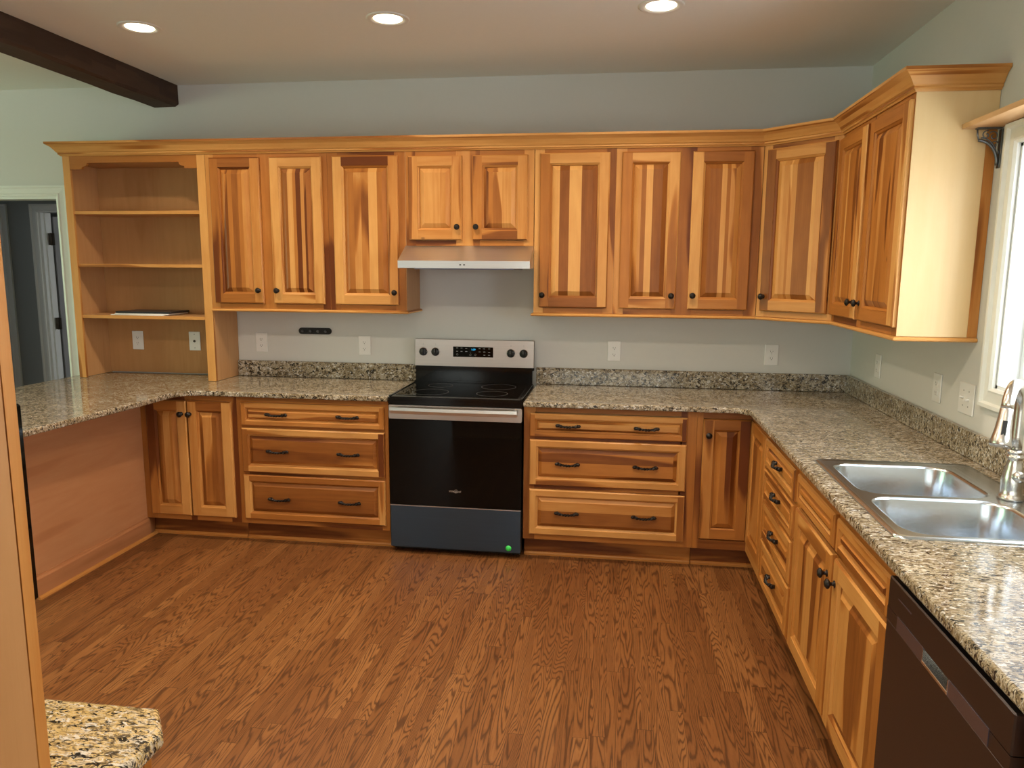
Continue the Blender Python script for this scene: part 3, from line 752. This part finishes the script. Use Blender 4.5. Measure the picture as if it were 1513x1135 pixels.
# ------------------------------------------------------------------ granite
def arc(cx, cy, r, a0, a1, n=6): return [(cx + r * math.cos(math.radians(a0 + (a1 - a0) * k / n)), cy + r * math.sin(math.radians(a0 + (a1 - a0) * k / n))) for k in range(n + 1)]
def offset_poly(P, d):
    out = []; n = len(P)
    for i in range(n):
        a, b_, c = Vector(P[i - 1]), Vector(P[i]), Vector(P[(i + 1) % n])
        d1 = (b_ - a).normalized(); d2 = (c - b_).normalized()
        n1 = Vector((-d1.y, d1.x)); n2 = Vector((-d2.y, d2.x)); q = (n1 + n2) / max(.3, 1 + n1.dot(n2))
        out.append((b_.x + q.x * d, b_.y + q.y * d))
    return out
def slab(b, P, z0, z1, m, rnd=.007, hole=None):
    """P counter-clockwise; eased edge; optional hole polygon"""
    steps = [(rnd, z0), (rnd * .3, z0 + rnd * .3), (0, z0 + rnd), (0, z1 - rnd), (rnd * .3, z1 - rnd * .3), (rnd, z1)]
    rings = [[(x, y, z) for x, y in offset_poly(P, o)] for o, z in steps]
    for i in range(len(rings) - 1):
        for k in range(len(P)): j = (k + 1) % len(P); b.poly([rings[i][k], rings[i][j], rings[i + 1][j], rings[i + 1][k]], m, smooth=False, seed=0)
    for rg, z in ((rings[0], z0), (rings[-1], z1)):
        bm = bmesh.new(); ed = []
        for loop in [rg] + ([[(x, y, z) for x, y in hole]] if hole else []):
            vs = [bm.verts.new(p) for p in loop]; ed += [bm.edges.new((vs[k], vs[(k + 1) % len(vs)])) for k in range(len(vs))]
        bmesh.ops.triangle_fill(bm, use_beauty=True, use_dissolve=False, edges=ed)
        b.add_bm(bm, m)
    if hole:
        for k in range(len(hole)): j = (k + 1) % len(hole); b.poly([(*hole[k], z0), (*hole[j], z0), (*hole[j], z1), (*hole[k], z1)], m, seed=0)
CZ0, CZ1 = .8835, .914
CF = -.648
P = [(-.006, -.002), (-2.245, -.002), (-2.262, -1.80), (-1.285, -1.80), (-1.243, -1.0), (-1.243, CF - .11)] + arc(-1.133, CF - .11, .11, 180, 90, 5)[1:] + [(-.006, CF)]
b = MB(); slab(b, P, CZ0, CZ1, gran); tag(b.build('countertop'), 'granite countertop left of the range with peninsula, bookcase standing on it', 'countertop')
CX = 1.952
P = [(.768, -.002), (.768, -.672), (1.90, -.662)] + arc(1.90, -.712, .05, 90, 0, 4)[0:] + [(CX, -3.95), (2.638, -3.95), (2.638, -.002)]
P = [(.768, -.002), (.768, -.672), (1.90, -.662), (CX, -.714), (CX, -3.95), (2.638, -3.95), (2.638, -.002)]
def rrect(x0, x1, y0, y1, r, n=5): return arc(x1 - r, y1 - r, r, 0, 90, n) + arc(x0 + r, y1 - r, r, 90, 180, n) + arc(x0 + r, y0 + r, r, 180, 270, n) + arc(x1 - r, y0 + r, r, 270, 360, n)
hole = rrect(2.035, 2.540, -2.562, -1.750, .03)
b = MB(); slab(b, P, CZ0, CZ1, gran, hole=hole); tag(b.build('countertop'), 'granite countertop right of the range, turning the corner and holding the sink', 'countertop')
b = MB(); b.box(-1.2155, -.006, -.024, -.003, .915, 1.018, gran, ch=.002); tag(b.build('backsplash'), 'low granite backsplash strip between the bookcase and the range', 'backsplash')
b = MB(); b.box(.768, 2.637, -.024, -.003, .915, 1.018, gran, ch=.002); tag(b.build('backsplash'), 'low granite backsplash strip on the back wall right of the range', 'backsplash')
b = MB(); b.box(2.614, 2.637, -3.95, -.0245, .915, 1.018, gran, ch=.002); tag(b.build('backsplash'), 'low granite backsplash strip on the right wall behind the sink', 'backsplash')

# ------------------------------------------------------------------ range
t = thing('range', 'stainless steel electric range with black glass oven door', 'range', (.002, 0, 0))
RW = .756
b = MB(); b.box(.002, RW - .002, -.600, -.03, .03, .895, blackpl, ch=.003)
for x in (.05, RW - .05):
    for y in (-.55, -.1): b.lathe([(.018, 0), (.018, .03), (0, .03)], mattblk, (x, y, 0), 'z', 12)
b.box(.01, RW - .01, -.59, -.56, .012, .03, mattblk); b.build('body', t)
b = MB(); b.box(0, RW, -.652, -.05, .896, .917, blackpl, ch=.006); b.box(0.0, RW, -.650, -.602, .873, .896, blackpl, ch=.004)
b.box(.0, .012, -.640, -.09, .9165, .9215, blackpl, ch=.002); b.box(RW - .012, RW, -.640, -.09, .9165, .9215, blackpl, ch=.002)
ct = b.build('cooktop', t)
b = MB(); b.box(.03, RW - .03, -.60, -.12, .9172, .9186, glassb)
b.build('glass_top', ct)
for cx, cy, r in ((.20, -.47, .105), (.56, -.47, .09), (.20, -.22, .075), (.56, -.22, .105)):
    b = MB(); b.lathe([(r, .9187), (r, .9190), (r - .003, .9190), (r - .003, .9187)], plain('burner_mark', (.05, .05, .05), .3) if 'burner_mark' not in MATS else MATS['burner_mark'], (cx, cy, 0), 'z', 40); b.build('burner_ring', ct)
# backguard
b = MB(); b.box(.008, RW - .008, -.085, -.028, .917, 1.02, blackpl, ch=.004); b.box(.0, RW, -.062, -.028, 1.0, 1.186, blackpl, ch=.003)
b.box(.004, RW - .004, -.105, -.084, .917, .930, blackpl, ch=.004); bg = b.build('backguard', t)
b = MB(); b.box(.0, RW, -.070, -.0625, 1.018, 1.188, steelr, ch=.002); cp = b.build('control_panel', bg)
b = MB(); b.box(.246, .500, -.0715, -.0702, 1.079, 1.143, glassb); disp = b.build('control_display', bg)


def text(body, size, m, name, parent, loc, rx=PI / 2, shear=0, rz=0, align='CENTER'):
    cu = bpy.data.curves.new(name, 'FONT'); cu.body = body; cu.size = size; cu.extrude = .0003; cu.align_x = align; cu.align_y = 'CENTER'; cu.shear = shear
    ob = bpy.data.objects.new(name, cu); C.objects.link(ob)
    dg = bpy.context.evaluated_depsgraph_get(); me = bpy.data.meshes.new_from_object(ob.evaluated_get(dg)); me.name = name
    bpy.data.objects.remove(ob); bpy.data.curves.remove(cu)
    me.materials.clear(); me.materials.append(m)
    o = bpy.data.objects.new(name, me); C.objects.link(o); o.parent = parent; o.location = loc; o.rotation_euler = (rx, 0, rz); return o


text('1:09', .016, bluelit, 'clock_digits', disp, (.375, -.0719, 1.126))
b = MB()
for x, z in ((.272, 1.135), (.300, 1.135), (.330, 1.133), (.272, 1.114), (.300, 1.114), (.330, 1.114), (.415, 1.133), (.442, 1.133), (.475, 1.133), (.445, 1.113), (.475, 1.111), (.415, 1.113), (.445, 1.093), (.475, 1.093)):
    b.box(x - .006, x + .006, -.0719, -.0714, z - .0015, z + .0015, printm)
for x, z in ((.272, 1.094), (.356, 1.094), (.388, 1.094)): b.lathe([(.006, .0002), (.006, .0006), (.0048, .0006), (.0048, .0002)], printm, (x, -.0714, z), '-y', 14)
b.build('display_marks', disp)
for x in (.055, .133, .612, .692):
    b = MB(); b.lathe([(0, 0), (.027, 0), (.027, .003), (.024, .005)], nickel, (x, -.0702, 1.108), '-y', 28); b.lathe([(.024, .004), (.0235, .016), (.020, .020), (0, .020)], mattblk, (x, -.0702, 1.108), '-y', 28)
    b.box(x - .005, x + .005, -.105, -.088, 1.087, 1.129, mattblk, ch=.002); kn = b.build('control_knob', bg)
    b = MB(); b.box(x - .0012, x + .0012, -.1056, -.1048, 1.108, 1.127, printm); b.build('pointer_line', kn)
for x in (.055, .133, .612, .692):
    for q in ((-.004, .004, 1.149, 1.1505), (-.001, .001, 1.154, 1.160)): b = MB(); b.box(x + q[0], x + q[1], -.0706, -.0700, q[2], q[3], printm); b.build('dial_mark', bg)
    for a in (-150, -30, 0, 180):
        b = MB(); c_, s_ = math.cos(math.radians(a)), math.sin(math.radians(a)); b.box(x + .033 * c_ - .001, x + .033 * c_ + .001, -.0706, -.0700, 1.108 + .033 * s_ - .001, 1.108 + .033 * s_ + .001, printm); b.build('dial_mark', bg)
# oven door
b = MB(); b.box(.001, RW - .001, -.648, -.602, .292, .790, glassb, ch=.004); b.box(.001, RW - .001, -.650, -.602, .7905, .869, steelr, ch=.004); od = b.build('oven_door', t)
b = MB(); pts = [(.022 + (RW - .044) * k / 24, -.650 - .042 - .010 * math.sin(PI * k / 24), .847) for k in range(25)]
for i in range(24):
    (xa, ya, za), (xb, yb, zb_) = pts[i], pts[i + 1]
    sec = [(-.006, -.017), (-.010, 0), (-.006, .017), (.006, .017), (.008, 0), (.006, -.017)]
    for k in range(6):
        (o1, h1), (o2, h2) = sec[k], sec[(k + 1) % 6]
        b.poly([(xa, ya + o1, za + h1), (xb, yb + o1, za + h1), (xb, yb + o2, za + h2), (xa, ya + o2, za + h2)], steelh)
for x_, y_ in ((pts[0][0], pts[0][1]), (pts[-1][0], pts[-1][1])): b.poly([(x_, y_ + o, .847 + h) for o, h in sec], steelh)
for x_ in (.030, RW - .044): b.box(x_, x_ + .014, -.695, -.649, .836, .858, steelh, ch=.002)
b.build('oven_handle', od)
text('Whirlpool', .0165, plain('logo_metal', (.62, .55, .50), .35, metal=.6), 'logo_lettering', od, (.378, -.6484, .383), shear=.2)
b = MB(); pts = [(.385 + .012 * math.cos(a), -.6486, .384 + .009 * math.sin(a)) for a in [k / 20 * 5.2 + .6 for k in range(21)]]; b.tube(pts, .0008, MATS['logo_metal'], 4); b.build('logo_swirl', od)
b = MB(); b.box(.001, RW - .001, -.648, -.602, .040, .286, bluefilm, ch=.003); b.box(.001, RW - .001, -.6495, -.640, .2862, .2905, steelh); dr = b.build('storage_drawer', t)
b = MB(); b.lathe([(0, .0), (.0165, 0), (.0165, .0005), (0, .0006)], greenm, (.686, -.6482, .066), '-y', 28); b.lathe([(.0075, .0008), (.0075, .001), (.006, .001), (.006, .0008)], MATS['green_sticker'], (.686, -.6482, .066), '-y', 20); b.build('round_sticker', dr)

# ------------------------------------------------------------------ hood
t = thing('range_hood', 'slim stainless steel range hood under the short cabinet above the range', 'range hood', (.0, 0, 0))
b = MB(); X0, X1 = .0225, .7745
pr = [(-.003, 1.7555), (-.325, 1.7555), (-.490, 1.668), (-.490, 1.628), (-.480, 1.626), (-.003, 1.640)]
for i in range(len(pr)):
    p, q = pr[i], pr[(i + 1) % len(pr)]; b.poly([(X0, *p), (X1, *p), (X1, *q), (X0, *q)], steelh)
b.poly([(X0, *p) for p in pr], steelh); b.poly([(X1, *p) for p in pr], steelh); b.build('hood_shell', t)
b = MB(); b.box(.10, .68, -.42, -.06, 1.620, 1.634, dwband, ch=.002); b.build('grease_filter', t)
for x in (.383, .405): b = MB(); b.box(x - .005, x + .005, -.4925, -.4902, 1.643, 1.650, mattblk); b.build('rocker_switch', t)

# ------------------------------------------------------------------ sink
t = thing('sink', 'double bowl stainless steel sink set into the right counter', 'sink', (0, 0, 0))
b = MB(); SX0, SX1, SY0, SY1 = 2.012, 2.562, -2.585, -1.728; zt = .921
bowls = [rrect(2.062, 2.455, -2.165, -1.785, .07, 6), rrect(2.062, 2.455, -2.545, -2.205, .07, 6)]
outer = rrect(SX0, SX1, SY0, SY1, .03, 6)
o1 = rrect(SX0 + .006, SX1 - .006, SY0 + .006, SY1 - .006, .026, 6)
o2 = rrect(SX0 + .022, SX1 - .022, SY0 + .022, SY1 - .022, .02, 6)
def rg(P, z): return [(x, y, z) for x, y in P]
for A, B in ((rg(outer, .9145), rg(outer, .916)), (rg(outer, .916), rg(o1, zt)), (rg(o1, zt), rg(o2, zt - .003))):
    for k in range(len(A)): j = (k + 1) % len(A); b.poly([A[k], A[j], B[j], B[k]], sinkst, smooth=True, seed=0)
bm = bmesh.new(); ed = []
for loop in [rg(o2, zt - .003)] + [rg(offset_poly(q, -.008), zt - .003) for q in bowls]:
    vs = [bm.verts.new(p) for p in loop]; ed += [bm.edges.new((vs[k], vs[(k + 1) % len(vs)])) for k in range(len(vs))]
bmesh.ops.triangle_fill(bm, use_beauty=True, edges=ed); b.add_bm(bm, sinkst)
b.build('rim', t)
for q in bowls:
    b = MB(); prof_ = [(-.008, zt - .003), (-.002, zt - .005), (.001, zt - .012), (.010, .80), (.018, .745), (.035, .728), (.06, .724)]
    R = [rg(offset_poly(q, o), z) for o, z in prof_]
    for i in range(len(R) - 1):
        for k in range(len(q)): j = (k + 1) % len(q); b.poly([R[i][k], R[i][j], R[i + 1][j], R[i + 1][k]], sinkst, smooth=True, seed=0)
    b.poly(R[-1], sinkst, seed=0); bo = b.build('bowl', t)
    cy_ = sum(p[1] for p in q) / len(q)
    b = MB(); b.lathe([(.055, .7242), (.055, .727), (.042, .726), (.035, .7245), (0, .7245)], nickel, (2.27, cy_, 0), 'z', 28); b.build('drain', bo)

# faucet
FX, FY = 2.503, -2.160
t = thing('faucet', 'brushed nickel pull down kitchen faucet standing behind the double sink', 'faucet', (FX, FY, zt - .0015))
b = MB(); b.lathe([(0, 0), (.038, 0), (.038, .006), (.034, .012), (.031, .018), (.031, .035), (.032, .060), (.029, .080), (.023, .105), (.0185, .125), (.0195, .130), (.024, .133), (.024, .138), (.0195, .141), (.0195, .146), (.0235, .149), (.0235, .154), (.0170, .158)], nickel, n=28); b.build('faucet_body', t)
dv = Vector((-.62, -.78, 0)); rch = .165; rr_ = rch / 2
pts = [Vector((0, 0, .155)), Vector((0, 0, .20)), Vector((0, 0, .26))]
for k in range(1, 17):
    a = PI * k / 16 * .93; pts.append(Vector((0, 0, .29)) + dv * (rr_ * (1 - math.cos(a))) + Vector((0, 0, rr_ * math.sin(a))))
pts[2] = Vector((0, 0, .28))
b = MB(); b.tube(pts, .0168, nickel, 20); b.build('spout', t)
e0 = pts[-1]; dd = (pts[-1] - pts[-2]).normalized()
sp = [e0 + dd * s for s in (0, .003, .02, .065, .092, .108, .114)]
b = MB(); b.tube(sp, [.0168, .0178, .0185, .022, .0265, .030, .027], nickel, 20); sh = b.build('spray_head', t)
nrm = Vector((-.35, -.93, 0)); nrm = (nrm - dd * nrm.dot(dd)).normalized(); sd_ = dd.cross(nrm).normalized(); c_ = e0 + dd * .060 + nrm * .0205
b = MB(); b.poly([c_ + sd_ * .006 + dd * .022 + nrm * .004, c_ - sd_ * .006 + dd * .022 + nrm * .004, c_ - sd_ * .006 - dd * .022, c_ + sd_ * .006 - dd * .022], mattblk)
b.poly([c_ + sd_ * .006 + dd * .022 - nrm * .006, c_ - sd_ * .006 + dd * .022 - nrm * .006, c_ - sd_ * .006 + dd * .022 + nrm * .004, c_ + sd_ * .006 + dd * .022 + nrm * .004], mattblk); b.build('spray_button', sh)
b = MB(); b.tube([(.0, -.015, .075), (.004, -.035, .078), (.006, -.045, .08)], [.018, .018, .012], nickel, 16); b.tube([(.006, -.040, .082), (.012, -.075, .095), (.020, -.125, .118)], [.009, .007, .006], nickel, 12); b.build('lever_handle', t)

# ------------------------------------------------------------------ dishwasher
t = thing('dishwasher', 'dark stainless dishwasher with a recessed handle on the right run', 'dishwasher', (1.954, -2.731, 0), -PI / 2)
DWW = .606
b = MB(); b.box(.002, DWW, .045, .60, .02, .866, mattblk); b.build('tub', t)
b = MB(); b.box(.002, DWW, .0, .045, .11, .757, dwm, ch=.003); b.box(.002, DWW, .0, .045,   .788, .870, dwm, ch=.003)
b.box(.002, .075, .0, .045, .756, .789, dwm); b.box(.530, DWW, .0, .045, .756, .789, dwm); d_ = b.build('door', t)
b = MB(); b.box(.072, .228, -.0012, .0, .757, .792, dwband); b.box(.360, .530, -.0012, .0, .757, .792, dwband)
b.box(.075, .53, .030, .044, .756, .789, dwband); b.box(.075, .229, .0, .03, .7575, .788, dwband); b.box(.359, .53, .0, .03, .7575, .788, dwband); b.build('handle_band', d_)
b = MB(); b.box(.229, .359, .026, .030, .7575, .788, nickel); b.box(.230, .358, -.003, .028, .7572, .765, nickel, ch=.001); b.box(.228, .231, -.002, .028, .7575, .79, nickel); b.box(.357, .360, -.002, .028, .7575, .79, nickel); b.build('pocket_handle', d_)
b = MB(); b.box(.068, .148, -.0008, .0, .8335, .8365, dwband); b.build('badge', d_)
b = MB(); b.box(.004, DWW - .004, .055, .06, .0, .105, mattblk); b.build('kick_plate', t)

# ------------------------------------------------------------------ wall plates
def plate(label, loc, rotz, w=.080, h=.125, kind='outlet', name='wall_outlet', group='white wall plates'):
    t = thing(name, label, 'outlet' if kind == 'outlet' else ('light switch' if kind == 'switch' else 'cable plate'), loc, rotz, None)
    b = MB(); b.box(-w / 2, w / 2, -.006, 0, -h / 2, h / 2, platem, ch=.0025); b.build('cover_plate', t)
    if kind == 'outlet':
        for s in (-1, 1):
            b = MB(); zc = s * .0205
            pts = [(.017 * math.cos(a), zc + max(-.0125, min(.0125, .0175 * math.sin(a)))) for a in [k / 24 * 2 * PI for k in range(24)]]
            b.poly([(x, -.0085, z) for x, z in pts], platem); 
            for i in range(24): p, q = pts[i], pts[(i + 1) % 24]; b.poly([(p[0], -.006, p[1]), (q[0], -.006, q[1]), (q[0], -.0085, q[1]), (p[0], -.0085, p[1])], platem)
            rc = b.build('receptacle', t)
            b = MB(); b.box(-.0075, -.0055, -.0088, -.0084, zc - .003, zc + .006, slotm); b.box(.0055, .0075, -.0088, -.0084, zc - .002, zc + .005, slotm); b.lathe([(0, .0004), (.0026, .0004), (.0026, 0)], slotm, (0, -.0084, zc - .008), '-y', 10); b.build('socket_slots', rc)
        b = MB(); b.lathe([(0, .001), (.003, .0008), (.0035, 0)], trimm, (0, -.006, 0), '-y', 10); b.build('screw', t)
    elif kind == 'switch':
        for x in ((-.023, .023) if w > .1 else (0,)):
            b = MB(); b.box(x - .006, x + .006, -.0068, -.006, -.013, .013, platem); b.tube([(x, -.005, 0), (x, -.019, .006 if x < 0 else -.004)], [.006, .0045], platem, 8); b.build('toggle', t)
            for z in (-.03, .03): b = MB(); b.lathe([(0, .001), (.003, .0008), (.0035, 0)], printm, (x, -.006, z), '-y', 10); b.build('screw', t)
    elif kind == 'decora':
        b = MB(); b.box(-.017, .017, -.0085, -.006, -.034, .034, platem, ch=.001); rc = b.build('receptacle', t)
        for s in (-1, 1):
            b = MB(); zc = s * .018; b.box(-.0075, -.0055, -.0088, -.0084, zc - .003, zc + .006, slotm); b.box(.0055, .0075, -.0088, -.0084, zc - .002, zc + .005, slotm); b.lathe([(0, .0004), (.0026, .0004), (.0026, 0)], slotm, (0, -.0084, zc - .008), '-y', 10); b.build('socket_slots', rc)
    else:
        b = MB(); b.lathe([(.008, 0), (.008, .003), (.005, .003), (.005, .010), (0, .010)], hingem, (0, -.006, 0), '-y', 12); b.build('coax_connector', t)
        for z in (-.045, .045): b = MB(); b.lathe([(0, .001), (.003, .0008), (.0035, 0)], printm, (0, -.006, z), '-y', 10); b.build('screw', t)
    return t


zp = 1.132
plate('white outlet on the back of the bookcase below the shelves, left plate', (-1.925, -.0165, 1.135), 0, kind='decora')
plate('white cable plate with center connector on the bookcase back, right plate', (-1.516, -.0165, 1.137), 0, kind='coax', name='cable_plate')
plate('white outlet on the back wall just right of the bookcase', (-1.054, -.0005, 1.138), 0)
plate('white outlet on the back wall just left of the range', (-.350, -.0005, 1.131), 0)
plate('white outlet on the back wall just right of the range', (1.248, -.0005, 1.129), 0)
plate('white outlet on the back wall near the right corner', (2.184, -.0005, 1.127), 0)
plate('white outlet on the right wall nearest the corner', (XR - .0005, -.475, 1.131), -PI / 2)
plate('white outlet on the right wall beside the double switch', (XR - .0005, -1.222, 1.131), -PI / 2)
plate('white double toggle switch on the right wall next to the window', (XR - .0005, -1.50, 1.131), -PI / 2, w=.128, kind='switch', name='light_switch')

# black hook strip
t = thing('hook_rack', 'small black rack of four knobs fixed on back wall under cabinets', 'hook rack', (-.681, 0, 1.218))
b = MB(); bm = bmesh.new(); P = rrect(-.111, .111, -.021, .021, .0209, 8)
for k in range(len(P)): j = (k + 1) % len(P); b.poly([(P[k][0], -.001, P[k][1]), (P[j][0], -.001, P[j][1]), (P[j][0], -.010, P[j][1]), (P[k][0], -.010, P[k][1])], mattblk)
b.poly([(x, -.010, z) for x, z in P], mattblk); b.build('backing_plate', t)
for k in range(4):
    x = -.080 + k * .052; b = MB(); b.lathe([(.004, 0), (.004, .012), (.008, .013), (.008, .017), (0, .018)], pewter, (x, -.010, .0), '-y', 12); b.tube([(x, -.012, -.002), (x + .002, -.02, -.008), (x + .008, -.024, -.004)], .002, pewter, 6); b.build('hook', t)

# papers and folder on the lowest shelf
def sheet(name, label, cat, x0, x1, y0, y1, z0, z1, m, rot, m2=None):
    b = MB(); b.T = Matrix.Translation(((x0 + x1) / 2, (y0 + y1) / 2, 0)) @ Matrix.Rotation(math.radians(rot), 4, 'Z')
    w_, d_ = (x1 - x0) / 2, (y1 - y0) / 2
    if m2: b.box(-w_, w_, -d_, d_, z0, z1 - .0015, m2, ch=.0005); b.box(-w_, w_, -d_, d_, z1 - .0015, z1, m, ch=.0004)
    else: b.box(-w_, w_, -d_, d_, z0, z1, m, ch=.0005)
    tag(b.build(name), label, cat)
sheet('paper_stack', 'white papers lying flat on the lowest bookcase shelf under the folder', 'papers', -1.93, -1.56, -.272, -.06, 1.3182, 1.3235, paper, -2)
sheet('folder', 'dark flat folder lying on white pages, topmost on the lowest bookcase shelf', 'folder', -1.895, -1.53, -.270, -.04, 1.3305, 1.343, darkfold, 2)
sheet('notepad', 'white pad directly beneath the dark folder on the lowest bookcase shelf', 'notepad', -1.90, -1.535, -.273, -.05, 1.324, 1.330, paper, 1)

# shelf over the window with its cast bracket
b = MB(); b.box(2.513, XR - .002, -3.05, -1.528, 2.153, 2.172, maple, 'y', .1, ch=.001); tag(b.build('window_shelf'), 'pale wooden shelf board above the sink window, held by a metal bracket', 'shelf')
t = thing('shelf_bracket', 'ornate cast metal bracket under the wooden shelf beside the window', 'bracket', (XR - .001, -1.560, 2.1525))
b = MB(); b.box(-.088, -.004, -.012, .012, -.005, -.0005, pewter, ch=.001); b.build('top_arm', t)
b = MB(); b.box(-.005, -.0005, -.012, .012, -.145, -.006, pewter, ch=.001); b.build('wall_arm', t)
b = MB(); pts = [(-.078 + .0 + .070 * math.sin(a), 0, -.045 - .0 - .090 * (1 - math.cos(a))) for a in [k / 12 * PI / 2 for k in range(13)]]; b.tube(pts, .0055, pewter, 8)
pts = [(-.070 + .060 * math.sin(a), 0, -.036 - .082 * (1 - math.cos(a))) for a in [k / 12 * PI / 2 for k in range(13)]]; b.tube(pts, .0025, pewter, 6)
for k in range(9): a = (k + .5) / 9 * PI / 2; b.lathe([(0, -.003), (.003, 0), (0, .003)], pewter, (-.074 + .065 * math.sin(a), 0, -.050 - .088 * (1 - math.cos(a))), 'z', 6)
b.tube([(-.085, 0, -.006), (-.083, 0, -.025), (-.077, 0, -.045)], .003, pewter, 6); b.build('arch', t)
def spiral(cx, cz, r, a0, turns, sgn=1): return [(cx + r * (1 - .8 * k / 20) * math.cos(a0 + sgn * turns * 2 * PI * k / 20), 0, cz + r * (1 - .8 * k / 20) * math.sin(a0 + sgn * turns * 2 * PI * k / 20)) for k in range(21)]
b = MB()
for a in ((-.052, -.026, .016, 1.2, 1.1, 1), (-.028, -.030, .018, 2.4, 1.1, -1), (-.022, -.062, .015, .4, 1.1, 1), (-.014, -.09, .010, 1, 1, -1)): b.tube(spiral(*a), .0022, pewter, 6)
b.build('scrollwork', t)

# ------------------------------------------------------------------ near left: hutch on a low counter
t = thing('hutch_base_cabinet', 'base cabinet under the yellowish granite corner at the lower left', 'cabinet', (0, 0, 0))
b = MB(); b.box(-.30, .538, -4.40, -3.66, .0, .882, maple, 'z', .5); b.build('carcass', t)
b = MB(); b.box(-.30, .540, -3.66, -3.642, .10, .882, alder, 'z', .5); b.build('face_frame', t)
P = [(-.32, -4.42), (.572, -4.42), (.572, -3.655), (.53, -3.600), (-.32, -3.600)]
b = MB(); slab(b, P, CZ0, CZ1, gran_y, rnd=.008); tag(b.build('countertop'), 'yellowish granite counter corner in the lower left foreground', 'countertop')
t = thing('hutch_cabinet', 'tall maple cabinet side filling the left edge of the picture', 'cabinet', (0, 0, .915))
b = MB(); b.box(-.28, .520, -4.40, -3.8398, 0, 1.50, maple, 'z', .55); b.build('side_panel', t)
b = MB(); b.box(-.28, .5205, -3.838, -3.82, 0, 1.50, alder, 'z', .3); b.build('face_frame', t)
t = thing('microwave', 'black appliance edge just visible behind the tall cabinet at left', 'appliance', (0, 0, 1.19))
b = MB(); b.box(-.12, .508, -3.8195, -3.797, 0, .262, glassb, ch=.003); b.build('door', t)
